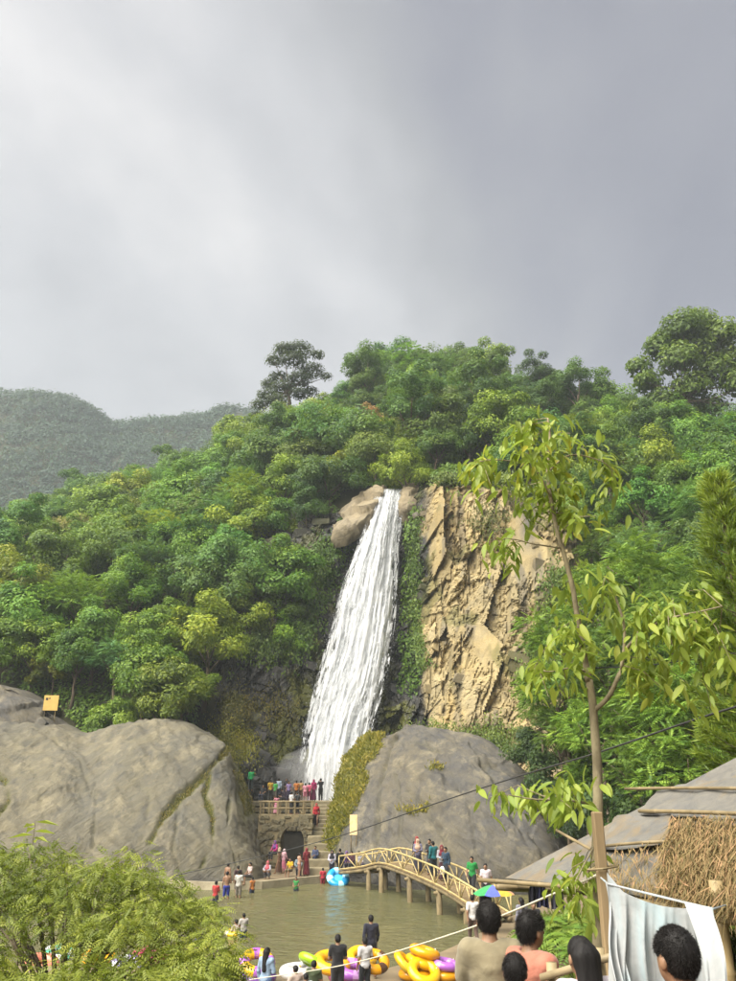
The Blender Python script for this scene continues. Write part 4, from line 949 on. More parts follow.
for k in range(3):                                            # three veils of water, one before the other
    tw = T_+.05*fbm(np.stack([S_*6, T_*2, 0*S_+k], 1), 2, .5, 60+k)
    st = fbm(np.stack([tw*9, S_*3.0-k, 0*S_+k], 1), 3, .55, 3+k); st2 = fbm(np.stack([tw*30, S_*30+2*k, 0*S_], 1), 4, .62, 8+k); st3 = vnoise(np.stack([tw*75, S_*60, 0*S_+k], 1), 18+k)
    pf = fall_pt(S_, T_, -.3+.38*k+.25*st+.08*st2)
    fw_ = .07+.13*S_; jg = .10*st2+.05*st3; ed = np.minimum(np.clip((T_+.04+jg)/fw_, 0, 1), np.clip((1.04-T_+jg)/fw_, 0, 1))
    tint = np.clip((1.0, .48, .40)[k]+.17*st+.22*st2+.12*st3-1.0*(1-ed)+.05*(1-S_), 0, 1)
    link('water_veil', mesh('water_veil', pf-wb, gridfaces(ns, ntt), True, tint), M_FALL, wf)
r = rng(4); n_ = 16000
s = r.uniform(0, 1, n_)**.95; t = r.uniform(-.04, 1.04, n_); lane = fbm(np.stack([t*14, s*7, 0*s], 1), 3, .6, 3)
k = lane + .25*r.normal(size=n_) > .0; s, t = s[k], t[k]; n_ = len(s)
f = r.uniform(0, .9, n_); ln = r.uniform(.08, .38, n_)*np.interp(s, [0, .25, .6, 1], [.6, .9, 1.2, 1.3]); Lp = fall_pt(s, t, f); Lq = fall_pt(np.minimum(s+.02, 1), t, f); ax = unit(Lq-Lp); ax[s > .97] = unit(np.array([[-.15, -.1, -1.]]))
V, F, T = leaves(Lp, ax, unit(np.array([0, -1., .1])+.5*r.normal(size=(n_, 3))), ln, r.uniform(.02, .06, n_)*(1+.6*s), np.clip(r.uniform(.2, .6, n_), 0, 1), 0)
sp = link('spray', mesh('spray', V-wb, F, False, T), M_FALL, wf); sp['kind'] = 'stuff'
# fine drops at the fringe
n_ = 5000; s = r.uniform(0.02, 1, n_); sg = np.where(r.uniform(size=n_) < .62, 0., 1.); t = sg+np.where(sg > 0, 1, -1)*np.abs(r.normal(0, .055, n_))*(.4+s); p = fall_pt(s, t, r.uniform(-.3, .8, n_))
V, F, T = leaves(p, unit(np.array([0, 0, -1.])+.3*r.normal(size=(n_, 3))), unit(r.normal(size=(n_, 3))+np.array([0, -1.5, 0])), r.uniform(.04, .16, n_), r.uniform(.02, .05, n_), r.uniform(.18, .55, n_), 0)
sp = link('drops', mesh('drops', V-wb, F, False, T), M_FALL, wf); sp['kind'] = 'stuff'
# spray drifting at the foot of the fall
m, nt, n, l, o = mat_base('spray mist'); pv = n('ShaderNodeVolumePrincipled'); pv.inputs['Color'].default_value = (.95, .96, .97, 1); pv.inputs['Density'].default_value = .11; pv.inputs['Density Attribute'].default_value = ''; l(pv.outputs[0], o.inputs['Volume'])
bm = bmesh.new(); bmesh.ops.create_icosphere(bm, subdivisions=4, radius=1.0)
for v_ in bm.verts: v_.co *= 1+.22*vnoise(np.array([list(v_.co*1.7)]), 5)[0]
me = bpy.data.meshes.new('mist'); bm.to_mesh(me); bm.free()
c = P(326, 790, 69.6); mi = link('mist', me, m, None, loc=c, scale=(4.6, 2.6, 3.6)); mi['kind'] = 'stuff'; tag(mi, 'white spray mist hanging at the foot of the waterfall', 'mist')

# ------------------------------------------------------------------ timber materials
M_BAMBOO = objcolor('bamboo', .55, 3.0, .35, .25, .01, .35, (1, 1, 1))
M_LOG = simple('weathered log', (0.22, 0.17, 0.09), (0.10, 0.08, 0.045), 3, .85, .5, .02, stretch=(1, 1, .4))
M_TIMBER = simple('raw timber', (0.25, 0.18, 0.095), (0.13, 0.095, 0.05), 7, .8, .4, .006, stretch=(1, 1, .12))
BAM = (0.44, 0.345, 0.155); BAM2 = (0.22, 0.17, 0.09)
def pole(parent, a, b, r_, name='pole', color=BAM, material=None, seg=7, bend=0.0):
    a, b = Vector(a), Vector(b); d = b-a; L_ = d.length; pts = []; rad = []
    nd = max(2, int(L_/.45)+1)
    side = d.cross(Vector((.3, .5, 1))).normalized()
    for i in range(nd+1):
        t = i/nd; c = a+d*t+side*bend*math.sin(math.pi*t)
        pts.append(c); rad.append(r_*(1.0 if 0 < i < nd else .96))
        if 0 < i < nd and material is None:
            pts[-1:] = [c-d.normalized()*r_*.35, c, c+d.normalized()*r_*.35]; rad[-1:] = [r_*.97, r_*1.13, r_*.97]
    return MB().tube(pts, rad, seg).build(name, material or M_BAMBOO, parent, True, color=color)

# ------------------------------------------------------------------ wooden footbridge over the pool
BX = [(340,873),(362,870.5),(381,866.5),(400,872),(420,880.5),(440,890),(456,899.5),(471,909.5),(488,921)]
BY = np.interp([b[0] for b in BX], [340, 381, 408, 439, 488], [52.6, 49, 45.2, 41, 36.2])
AX = np.array([list(P(b[0], b[1], y)) for b, y in zip(BX, BY)])
fbz = thing('footbridge', 'pale wooden footbridge on log piles crossing the pool with braced bamboo rails', 'bridge', (AX[4][0], AX[4][1], 0)); fo_ = np.array(fbz.location)
tt = np.linspace(0, len(AX)-1, 61); axl = crom(AX, tt); dirv = axl[-1]-axl[0]; dirv[2] = 0; dirv /= np.linalg.norm(dirv); perp = np.array([-dirv[1], dirv[0], 0.]); WIDTH = 1.05
near, far = axl-fo_, axl-fo_+perp*WIDTH
r = rng(2)
for side in (near, far):
    MB().tube([Vector(p) for p in side[::2]], .11, 8).build('beam', M_LOG, fbz, True)
for i in range(len(axl)-1):                                   # planks of the walkway
    a, b = near[i], near[i+1]; c, d = far[i+1], far[i]; up = np.array([0, 0, .115]); g = .06
    A, B = a+(b-a)*g, b-(b-a)*g; C_, D = c-(c-d)*g, d+(c-d)*g; ex = perp*.12; up = up+np.array([0, 0, r.uniform(0, .012)])
    q = [A-ex, B-ex, C_+ex, D+ex]; mb = MB(); n0 = [x+up for x in q]+[x+up+np.array([0, 0, .045]) for x in q]
    mb.v = [tuple(x) for x in n0]; mb.f = [(0,3,2,1),(4,5,6,7),(0,1,5,4),(1,2,6,5),(2,3,7,6),(3,0,4,7)]; mb.build('plank', M_TIMBER, fbz)
RH = .80
for si, side in enumerate((near, far)):
    off_ = -perp*.07 if si == 0 else perp*.07
    s = side+off_
    MB().tube([Vector(p+np.array([0, 0, RH+.12])) for p in s[::3]], .048, 7).build('handrail', M_BAMBOO, fbz, True, color=BAM)
    MB().tube([Vector(p+np.array([0, 0, .20])) for p in s[::3]], .04, 7).build('lower_rail', M_BAMBOO, fbz, True, color=BAM)
    nb = 20
    for k in range(nb+1):
        i = round(k*60/nb); b_ = s[i]+np.array([0, 0, .16]); t_ = s[i]+np.array([0, 0, RH+.12])
        if k % 2 == 0: pole(fbz, b_, t_, .038, 'rail_post')
        if k < nb:
            j = round((k+1)*60/nb); jit = r.uniform(-.05, .05)
            if k % 2 == 0: pole(fbz, b_, s[j]+np.array([0, 0, RH+.10]), .03, 'brace')
            else: pole(fbz, s[i]+np.array([0, 0, RH+.10+jit*.3]), s[j]+np.array([0, 0, .18]), .03, 'brace')
def nearest_axis(px):
    x, _ = proj(axl); return int(np.argmin(abs(x-px)))
for px in (367.5, 380.5, 408, 439, 465):
    i = nearest_axis(px)
    for side, o2 in ((near, 0), (far, 0)):
        p = side[i]; MB().tube([Vector((p[0], p[1], -1.2)), Vector((p[0]+.02, p[1], 0)), Vector((p[0], p[1], p[2]-.04))], [.15, .145, .13], 9).build('pile', M_LOG, fbz, True)
    a, b = near[i], far[i]; MB().tube([Vector(a-perp*.25-np.array([0, 0, .16])), Vector(b+perp*.25-np.array([0, 0, .16]))], .08, 7).build('crossbeam', M_LOG, fbz, True)
def bridge_pos(px, lat=.5):
    i = nearest_axis(px); p = axl[i]+perp*WIDTH*lat; return Vector((p[0], p[1], p[2]+.165))

# ------------------------------------------------------------------ stone arch bridge at the foot of the steps
ab = thing('arch_bridge', 'small stone arch bridge with railing at the foot of the waterfall', 'bridge', tuple(P(292,862,59.8).xy)+(0.25,)); ao = Vector(ab.location)
Yf, Yb_ = 59.6, 61.6
M_ARCH = simple('arch plaster stone', (0.24, 0.195, 0.11), (0.14, 0.115, 0.065), 1.2, .9, .5, .05)
xl, xr = P(258,830,Yf).x, P(312,830,Yf).x; ztop = P(292,815,Yf).z; cxa = P(292,845,Yf).x; hw = 11.5*56/FPX; zb = .2; zsp = P(292,842,Yf).z; zar = P(292,826,Yf).z
bm = bmesh.new(); outer = [(xl, zb), (cxa-hw, zb)]; arc = [(cxa-hw*math.cos(a), zsp+(zar-zsp)*math.sin(a)) for a in np.linspace(0, math.pi, 15)]
prof = [(xl, zb)]+[(cxa-hw, zb)]+arc+[(cxa+hw, zb), (xr, zb), (xr, ztop), (xl, ztop)]
vs = [bm.verts.new((x-ao.x, Yf-ao.y, z-ao.z)) for x, z in prof]; f = bm.faces.new(vs); ex = bmesh.ops.extrude_face_region(bm, geom=[f])
for q in ex['geom']:
    if isinstance(q, bmesh.types.BMVert): q.co.y += Yb_-Yf
bmesh.ops.recalc_face_normals(bm, faces=bm.faces); bmesh.ops.triangulate(bm, faces=[x for x in bm.faces if len(x.verts) > 4]); me = bpy.data.meshes.new('arch_body'); bm.to_mesh(me); bm.free(); link('arch_body', me, M_ARCH, ab)
mb = MB(); mb.box((cxa-hw-.3-ao.x, 4.4, 0), (cxa+hw+.3-ao.x, 4.6, 3.2)); mb.build('arch_shade', simple('painted arch shade', (0.05, 0.045, 0.035), (0.03, 0.028, 0.022), 2), ab)  # dark panel, its colour stands in for the shade inside the arch
for k in range(13):                                           # voussoirs of the ring
    a0, a1 = math.pi*k/13+.02, math.pi*(k+1)/13-.02; mb = MB(); q = []
    for yy in (-.10, .12):
        for rr_, a in ((1.0, a0), (1.0, a1), (1.0, a1), (1.0, a0)): pass
        pts = [(hw, zar-zsp, a0), (hw, zar-zsp, a1), (hw+.26, zar-zsp+.26, a1), (hw+.26, zar-zsp+.26, a0)]
        q += [(cxa-ao.x-h_*math.cos(a), Yf-ao.y+yy, zsp-ao.z+v_*math.sin(a)) for h_, v_, a in pts]
    mb.v = q; mb.f = [(0,1,2,3),(7,6,5,4),(0,4,5,1),(1,5,6,2),(2,6,7,3),(3,7,4,0)]; mb.build('arch_stone', M_RUBBLE, ab)
rs_ = rng(19)
for k in range(150):                                          # rough stones set in the face
    x_, z_ = rs_.uniform(xl+.15, xr-.1), rs_.uniform(.4, ztop-.1)
    inside = abs(x_-cxa) < hw+.45 and z_ < zsp+.1 or ((x_-cxa)/(hw+.45))**2+(max(z_-zsp, 0)/(zar-zsp+.45))**2 < 1
    if inside: continue
    V, F = hull_block(rs_, np.array([rs_.uniform(.3, .7), .22, rs_.uniform(.2, .42)]), np.array(Matrix.Rotation(rs_.normal(0, .15), 3, 'Y'))); link('stone', mesh('stone', V+np.array([x_-ao.x, Yf-ao.y, z_-ao.z]), F), M_RUBBLE, ab)
for side, yy in ((0, Yf+.12), (1, Yb_-.12)):
    xs_ = np.linspace(xl+.1, xr-.05, 7)
    for x in xs_:
        mb = MB(); mb.box((x-.06-ao.x, yy-.06-ao.y, ztop-ao.z), (x+.06-ao.x, yy+.06-ao.y, ztop+.85-ao.z)); mb.build('rail_post', M_LOG, ab)
    for zz in (.42, .85):
        MB().tube([Vector((xl-ao.x, yy-ao.y, ztop+zz-ao.z)), Vector((xr+.05-ao.x, yy-ao.y, ztop+zz-ao.z))], .06, 7).build('rail', M_LOG, ab, True)
# handrails down the two sides of the flight
def stair_rail(label, pts):
    base = Vector(pts[0]); t = thing('stair_railing', label, 'railing', base); q = [Vector(p)-base for p in pts]
    for i in range(len(q)):
        MB().tube([q[i]+Vector((0, 0, -.3)), q[i]+Vector((0, 0, .9))], .06, 7).build('post', M_LOG, t, True)
    for h_ in (.45, .88):
        MB().tube([p+Vector((0, 0, h_)) for p in q], .05, 7).build('rail', M_LOG, t, True)
stair_rail('sloping railing on the arch bridge side of the stone steps', [P(308,832,59.7), P(301,826,61), P(297,819,62.4)])
stair_rail('sloping railing down the mossy side of the stone steps', [P(345,856,58.6), P(336,843,60.0), P(326,830,61.8), P(322,820,63.6)])

# ------------------------------------------------------------------ signs
M_SIGN = simple('sign board', (0.62, 0.43, 0.13), (0.55, 0.36, 0.10), 3, .6); M_SIGN2 = simple('pale sign board', (0.58, 0.42, 0.20), (0.66, 0.52, 0.30), 3, .6); M_INK = simple('dark paint', (0.05, 0.045, 0.04), None, 8)
def sign(label, px, py, Y, wd, ht, foot_py, material, tilt, marks):
    c = P(px, py, Y); fz = P(px, foot_py, Y).z; t = thing('sign', label, 'sign', (c.x, c.y, fz), tilt); h = c.z-fz
    mb = MB(); mb.box((-wd/2, -.02, h-ht/2), (wd/2, .02, h+ht/2)); bd_ = link('board', beveled(mb.mesh('board'), .008), material, t)
    for sx in (-.36, .36): MB().tube([(sx*wd, .06, -.8), (sx*wd, .06, h+ht*.4)], .035, 6).build('post', M_LOG, t, True)
    for (a, b, w_, h_) in marks:
        k = MB(); k.box((a*wd-w_*wd/2, -.026, h+b*ht-h_*ht/2), (a*wd+w_*wd/2, -.0215, h+b*ht+h_*ht/2)); k.build('mark', M_INK, bd_)
sign('square yellow notice board on posts above the huge tan boulder', 51, 703, 63.8, 1.1, 1.15, 727, M_SIGN, .12, [(-.3,.26,.16,.16),(-.12,.30,.08,.10)])
sign('narrow tan board on a post beside the mossy boulder flank', 353.5, 825, 55.2, .5, 1.2, 846, M_SIGN2, -.25, [])

# ------------------------------------------------------------------ thatched hut at the right
hut = thing('hut', 'bamboo hut with grey tarpaulin roof and straw thatch beside the pool', 'hut', (6.0, 10.5, float(bank_z(np.array([6.0]), np.array([10.5]))[0]))); ho = Vector(hut.location)
E = [P(505,878,12.0), P(606,889,10.2), P(748,920,7.9), P(960,990,6.9), Vector((11.5, 11.0, 4.5)), Vector((10.0, 15.0, 4.1)), Vector((5.0, 15.2, 3.9))]
A = P(866,690,11.2)
m, nt, n, l, o = mat_base('worn grey tarpaulin'); v = nmap(nt); f1 = nnoise(nt, v, .9, 6, .6, .8); f2 = nnoise(nt, v, 6, 5, .65, .3); f3 = nnoise(nt, nmap(nt, (1, 1, .3)), 2.2, 4, .6, .6, .5, .62)
cc = nmix(nt, f1, (0.105, 0.105, 0.10), (0.15, 0.14, 0.115)); cc = nmix(nt, .35, cc, nmix(nt, f2, (0.06, 0.06, 0.065), (0.17, 0.155, 0.125))); cc = nmix(nt, f3, cc, nmix(nt, .6, cc, (0.17, 0.125, 0.065)))
principled(nt, o, cc, .55, f2, .3, .02, .35); M_TARP = m
def facet(a, b, c, name, nseg=26, seed=1, lift=0.0):
    a, b, c = [np.array(list(q)) for q in (a, b, c)]; V, F = [], []; idx = {}; ew = []
    nn = np.cross(b-a, c-a); nn /= np.linalg.norm(nn); nn = nn if nn[2] > 0 else -nn
    for i in range(nseg+1):
        for j in range(nseg+1-i):
            p = c+(a-c)*(j/nseg)+(b-c)*((nseg-i-j)/nseg)+0*a; p = a*(j/nseg)+b*((nseg-i-j)/nseg)+c*(i/nseg); idx[i, j] = len(V); V.append(p); ew.append(min(1., 6*min(i, j, nseg-i-j)/nseg))
    V = np.array(V); V = V+nn*(np.array(ew)*(.05*fbm(V*1.1, 3, .5, seed)+.018*np.sin(V[:, 0]*5+V[:, 1]*3)))[:, None]
    for i in range(nseg):
        for j in range(nseg-i):
            F.append((idx[i, j], idx[i+1, j], idx[i, j+1]))
            if j < nseg-i-1: F.append((idx[i, j+1], idx[i+1, j], idx[i+1, j+1]))
    V = V-np.array(ho); return link(name, mesh(name, V, F, True), M_TARP, hut)
for k in range(len(E)): facet(E[k], E[(k+1) % len(E)], A, 'tarpaulin', seed=k, lift=.004*k)
# overlapping patch sheet
def rp_(px, py, k):
    """point of roof plane k under a sight line"""
    a, b = E[k], E[(k+1) % len(E)]; nn = (b-a).cross(A-a).normalized(); o0 = Vector((0, 0, CAMZ)); d = P(px, py, 5)-o0; return o0+d*((a-o0).dot(nn)/d.dot(nn)), (nn if nn.z > 0 else -nn)
def patch(pts, k, seed, lift):
    q = [rp_(x, y, k) for x, y in pts]; c = [np.array(list(p+nn*lift)) for p, nn in q]; nn = np.array(list(q[0][1])); V = []
    for i in range(13):
        for j in range(13):
            s, t = i/12, j/12; p = c[0]*(1-s)*(1-t)+c[1]*s*(1-t)+c[2]*s*t+c[3]*(1-s)*t; V.append(p)
    V = np.array(V); V = V+nn*(.03*fbm(V*2.5, 3, .5, seed))[:, None]; link('tarpaulin_patch', mesh('tarpaulin_patch', V-np.array(ho), gridfaces(13, 13), True), M_TARP, hut)
patch([(640,822),(780,826),(820,770),(660,797)], 1, 3, .09); patch([(604,858),(668,853),(676,822),(618,824)], 1, 5, .10)
def roofpole(a, b, r_, k, lift=.1, color=BAM2, name='batten'):
    pa, na = rp_(*a, k); pb2, nb_ = rp_(*b, k); pole(hut, pa+na*lift-ho, pb2+nb_*lift-ho, r_, name, color, bend=.02)
roofpole((630,797), (760,799), .022, 1, .13); roofpole((645,821), (770,827), .026, 1, .14); roofpole((608,857), (672,853), .02, 1, .14)
roofpole((560,838), (612,868), .02, 0, .12)
pole(hut, P(478,880,12.0)-ho, P(612,890,10.15)-ho, .030, 'eave_pole', BAM2); pole(hut, E[1]+Vector((-.15, .05, -.06))-ho, E[2]+Vector((.1, -.1, -.05))-ho, .04, 'eave_pole', BAM2, bend=.05)
pole(hut, P(655,893,9.3)-ho, P(760,925,7.75)-ho, .032, 'eave_pole', BAM); pole(hut, E[2]+Vector((0, 0, -.1))-ho, E[3]+Vector((0, 0, -.1))-ho, .045, 'eave_pole', BAM2)
pole(hut, E[0]+Vector((-.1, .05, -.12))-ho, E[6]+Vector((0, 0, -.1))-ho, .045, 'eave_pole', BAM2)
for k, e_ in enumerate(E):
    q = e_.lerp(A, .14); q = q if k != 2 else P(722,930,8.35); q = Vector((q.x, q.y, 0)); gz = float(bank_z(np.array([q.x]), np.array([q.y]))[0]); top = (e_.lerp(A, .14)).z-.06
    if k in (0, 1): continue
    pole(hut, Vector((q.x, q.y, gz-.2))-ho, Vector((q.x, q.y, top))-ho, .065, 'post', (0.40, 0.30, 0.15), seg=10)
    pole(hut, e_+Vector((0, 0, .03))-ho, A-ho+Vector((0, 0, -.08)), .035, 'rafter', BAM2)
# straw thatch hanging over the lower roof
M_STRAW = leafmat('dry straw', .15, .8, .5); r = rng(41); Vs, Fs, Ts = [], [], []
def straw(x0, x1, ytop, n_, lmin, lmax, k=1):
    pos, axs, nrm = [], [], []
    for _ in range(n_):
        x = r.uniform(x0, x1); yt = np.interp(x, *ytop[0]); yb2 = np.interp(x, *ytop[1]); y = yt+(yb2-yt)*r.uniform(0, 1)**1.1*.92
        p, nn = rp_(x, y, k); dn, _ = rp_(x+r.normal(0, 5), y+12, k); pos.append(p+nn*r.uniform(.05, .17)); axs.append((dn-p).normalized()+Vector(r.normal(0, .12, 3))); nrm.append(nn)
    pos, axs, nrm = [np.array([list(q) for q in z]) for z in (pos, axs, nrm)]; ln = r.uniform(lmin, lmax, n_)
    V, F, T = leaves(pos, axs, unit(nrm+.6*r.normal(size=nrm.shape)), ln, r.uniform(.007, .018, n_), np.clip(.5+.27*r.normal(size=n_), 0, 1), .02)
    Fs.append(F+sum(len(q) for q in Vs)); Vs.append(V); Ts.append(T)
lim = (([600, 672, 676, 760], [858, 853, 824, 826]), ([600, 612, 680, 760], [888, 890, 903, 925]))
straw(668, 762, lim, 4200, .18, .5); straw(612, 672, lim, 260, .15, .4); straw(612, 760, (([600, 760], [884, 912]), ([600, 612, 680, 760], [890, 892, 906, 928])), 420, .1, .28)
tho = link('thatch', mesh('thatch', np.concatenate(Vs)-np.array(ho), np.concatenate(Fs), False, np.concatenate(Ts)), M_STRAW, hut, color=(0.185, 0.135, 0.07)); tho['kind'] = 'stuff'

# ------------------------------------------------------------------ timber post, rail, cloth, ropes
def grd(x, y): return float(bank_z(np.array([x]), np.array([y]))[0])
p0 = P(596, 812, 5.7); t = thing('wooden_post', 'squared pale timber post standing against the slender young tree', 'post', (p0.x-.01, 5.7, grd(p0.x, 5.7)-.2)); h = p0.z-t.location.z
mb = MB(); mb.box((-.037, -.036, 0), (.037, .036, h)); me = beveled(mb.mesh('timber'), .006); 
bm = bmesh.new(); bm.from_mesh(me)
for v_ in bm.verts: v_.co.x += .02*(v_.co.z/h)+(.012 if v_.co.z > h*.9 else 0)*(-1 if v_.co.x > 0 else 0)
bm.to_mesh(me); bm.free(); link('timber', me, M_TIMBER, t)
MB().tube([(-.09, -.03, h-.35), (.0, -.07, h-.34), (.11, 0, h-.33), (0, .07, h-.34), (-.09, -.03, h-.36)], .008, 5).build('rope_lashing', M_LOG, t)
ra, rb = P(541,978,5.6), P(655,944,5.25); t = thing('bamboo_rail', 'thick pale bamboo rail behind the seated woman', 'railing', (ra.x, ra.y, grd(ra.x, ra.y)-.1)); b0 = Vector(t.location)
pole(t, ra-b0, rb-b0, .023, 'rail', (0.30, 0.24, 0.14), seg=10); 
for s in (.12, .55, .95):
    q = ra.lerp(rb, s); pole(t, Vector((q.x, q.y+.06, grd(q.x, q.y)-.1))-b0, q-b0+Vector((0, .06, .05)), .035, 'post', (0.34, 0.27, 0.15), seg=8)
# white sheet hung between the post and the hut
m, nt, n, l, o = mat_base('white sheet'); v = nmap(nt); ff = nnoise(nt, v, 7, 4, .6, .4); fb2 = nnoise(nt, nmap(nt, (3, 3, .5)), 2.0, 3, .5, .5, .5, .7)
cc = nmix(nt, ff, (0.43, 0.44, 0.445), (0.33, 0.36, 0.37)); cc = nmix(nt, fb2, cc, nmix(nt, .5, cc, (0.42, 0.62, 0.70)))
pb_ = principled(nt, o, cc, .7, ff, .25, .01, .3); tl = n('ShaderNodeBsdfTranslucent'); tl.inputs['Color'].default_value = (.45, .48, .49, 1); mx_ = n('ShaderNodeMixShader'); mx_.inputs[0].default_value = .28; l(pb_.outputs[0], mx_.inputs[1]); l(tl.outputs[0], mx_.inputs[2]); l(mx_.outputs[0], o.inputs[0]); M_SHEET = m
tl_, tr_ = P(608,884,5.0), P(712,907,4.55); gz = P(620,1010,4.8).z
t = thing('white_sheet', 'white plastic sheet draped over a line between timber post and hut', 'sheet', (tl_.x, tl_.y, gz)); b0 = np.array(t.location)
nx_, nz2 = 70, 50; V = []
for i in range(nx_):
    s = i/(nx_-1); top = np.array(list(tl_.lerp(tr_, s))); top[2] -= .05*math.sin(math.pi*s)+(.06*max(0, .15-s)/.15*-1)
    for j in range(nz2):
        d = j/(nz2-1); z = top[2]-d*(top[2]-gz); fold = (.035*math.sin(s*31+1.3*math.sin(d*2))+.02*math.sin(s*67+d*3))*min(1, .15+d*1.6)
        drift = .05*d*(s-.5)
        V.append((top[0]+drift+.02*math.sin(d*5+s*9)*d, top[1]+fold+.10*d*math.sin(s*3), z))
V = np.array(V)-b0; link('hanging_panel', mesh('hanging_panel', V, gridfaces(nx_, nz2), True), M_SHEET, t)
V = []                                                         # flap folded over the line, falling outward to the right
for i in range(26):
    s = i/25
    for j in range(40):
        d = j/39; a = np.array(list(P(684+26*s, 902+5*s, 4.6-.12*s))); b = np.array(list(P(712+24*s, 1015, 4.35-.15*s))); k2_ = a*(1-d)+b*d
        k2_[1] -= .05*math.sin(math.pi*min(1, d*1.3))+.03*math.sin(s*9+d*2)*d; V.append(k2_)
V = np.array(V)-b0; link('flap', mesh('flap', V, gridfaces(26, 40), True), M_SHEET, t)
V = []                                                         # bunched end knotted to the post
for i in range(24):
    s = i/23
    for j in range(40):
        d = j/39; a = np.array(list(P(603+12*s, 880+9*s, 5.1))); b = np.array(list(P(612+18*s, 1012, 4.95))); k2_ = a*(1-d)+b*d; k2_[1] -= .04+.05*math.sin(s*14+d*1.5)*(.3+d); k2_[0] += .012*math.sin(d*9); V.append(k2_)
V = np.array(V)-b0; link('bunched_end', mesh('bunched_end', V, gridfaces(24, 40), True), M_SHEET, t)
MB().tube([Vector(P(601,878,5.5))-Vector(b0), Vector(tl_)-Vector(b0), Vector(tr_)-Vector(b0)+Vector((0, 0, -.01)), Vector(P(726,905,8.2))-Vector(b0)], .006, 5).build('line', M_SHEET, t)

def rope(label, pts, r_, material, name='rope'):
    C_ = np.array([list(p) for p in pts]); q = crom(C_, np.linspace(0, len(C_)-1, 40)); o = MB().tube([Vector(v_) for v_ in q-C_[0]], r_, 6).build(name, material, None, True, loc=tuple(C_[0])); tag(o, label, name); return o
M_ROPE = simple('pale rope', (0.62, 0.58, 0.46), (0.5, 0.46, 0.36), 40); M_CABLE = simple('black cable', (0.035, 0.035, 0.035), None, 10)
rope('pale rope running from the timber post down across the near deck', [P(600,874,5.75), P(561,891,7.6), P(450,935,11.5), P(340,966,16.5), P(245,981,22), P(225,990,24)], .0095, M_ROPE)
rope('black cable sagging from the slope behind the hut across to the huge tan boulder', [P(800,688,14), P(700,718,17), P(600,752,21), P(520,776,26), P(440,802,33), P(340,836,42), P(255,858,49), P(173,876,50.3)], .022, M_CABLE, 'cable')
rope('thin black cable between the slender young tree and the conifer', [P(596,668,6.6), P(660,664,9), P(740,652,14), P(800,640,18)], .006, M_CABLE, 'cable')
# ------------------------------------------------------------------ people: bodies grown as one surface from a posed skeleton
def surface_nets(f, lo, hi, h):
    lo, hi = np.array(lo)-2*h, np.array(hi)+2*h; n = np.ceil((hi-lo)/h).astype(int)+1
    ax = [lo[i]+h*np.arange(n[i]) for i in range(3)]
    X = np.stack(np.meshgrid(*ax, indexing='ij'), -1).reshape(-1, 3)
    if X.shape[0] < 60000: D = f(X).reshape(n)
    else:                                                     # evaluate finely only near the surface
        k = 4; nc = (n+k-1)//k+1; ac = [lo[i]+h*k*np.arange(nc[i]) for i in range(3)]
        C = f(np.stack(np.meshgrid(*ac, indexing='ij'), -1).reshape(-1, 3)).reshape(nc); near_ = np.abs(C) < h*k*2.6
        g = near_.copy()
        for a_ in range(3):
            g |= np.roll(near_, 1, a_) | np.roll(near_, -1, a_)
        up = lambda A: np.repeat(np.repeat(np.repeat(A, k, 0), k, 1), k, 2)[:n[0], :n[1], :n[2]]
        D = up(np.where(C < 0, -1., 1.)).astype(float); q_ = up(g).ravel(); D = D.ravel(); D[q_] = f(X[q_]); D = D.reshape(n)
    s = D < 0
    m_ = np.zeros(n-1, int)
    for a in (0, 1):
        for b in (0, 1):
            for c in (0, 1): m_ += s[a:n[0]-1+a, b:n[1]-1+b, c:n[2]-1+c]
    act = (m_ > 0) & (m_ < 8); idx = -np.ones(n-1, int); cells = np.argwhere(act); idx[act] = np.arange(len(cells))
    acc = np.zeros((len(cells), 3)); cnt = np.zeros(len(cells))
    cor = [(a, b, c) for a in (0, 1) for b in (0, 1) for c in (0, 1)]
    for i in range(8):
        for j in range(i+1, 8):
            A, B = np.array(cor[i]), np.array(cor[j])
            if abs(A-B).sum() != 1: continue
            da = D[tuple((cells+A).T)]; db = D[tuple((cells+B).T)]; q = (da < 0) != (db < 0)
            t = np.where(q, da/(da-db+1e-12), 0)[:, None]; acc += np.where(q[:, None], A+(B-A)*t, 0); cnt += q
    V = lo+h*(cells+acc/cnt[:, None]); F = []
    for axis in range(3):
        o1, o2 = [a for a in range(3) if a != axis]
        sl0 = [slice(1, n[k]-1) for k in range(3)]; sl0[axis] = slice(0, n[axis]-1); sl1 = list(sl0); sl1[axis] = slice(1, n[axis])
        a, b = s[tuple(sl0)], s[tuple(sl1)]; e_ = np.argwhere(a != b); st = a[a != b]
        off0 = np.array([1, 1, 1]); off0[axis] = 0; e_ = e_+off0
        q = []
        for (p1, p2) in ((-1, -1), (0, -1), (0, 0), (-1, 0)):
            c = e_.copy(); c[:, o1] += p1; c[:, o2] += p2; q.append(idx[tuple(c.T)])
        q = np.stack(q, 1); flip = st if axis != 1 else ~st
        q[~flip] = q[~flip][:, ::-1]; F.append(q)
    return V, np.concatenate(F)
def rc(p, a, b, ra, rb):
    a, b = np.array(a, float), np.array(b, float); d = b-a; t = np.clip(((p-a)@d)/(d@d+1e-12), 0, 1); return np.linalg.norm(p-a-t[:, None]*d, axis=1)-(ra+(rb-ra)*t)
def el(p, c, r_):
    q = (p-np.array(c))/np.array(r_); k0 = np.linalg.norm(q, axis=1); k1 = np.linalg.norm(q/np.array(r_), axis=1); return k0*(k0-1)/(k1+1e-9)
def smin(a, b, k=.03):
    h = np.clip(.5+.5*(b-a)/k, 0, 1); return b*(1-h)+a*h-k*h*(1-h)
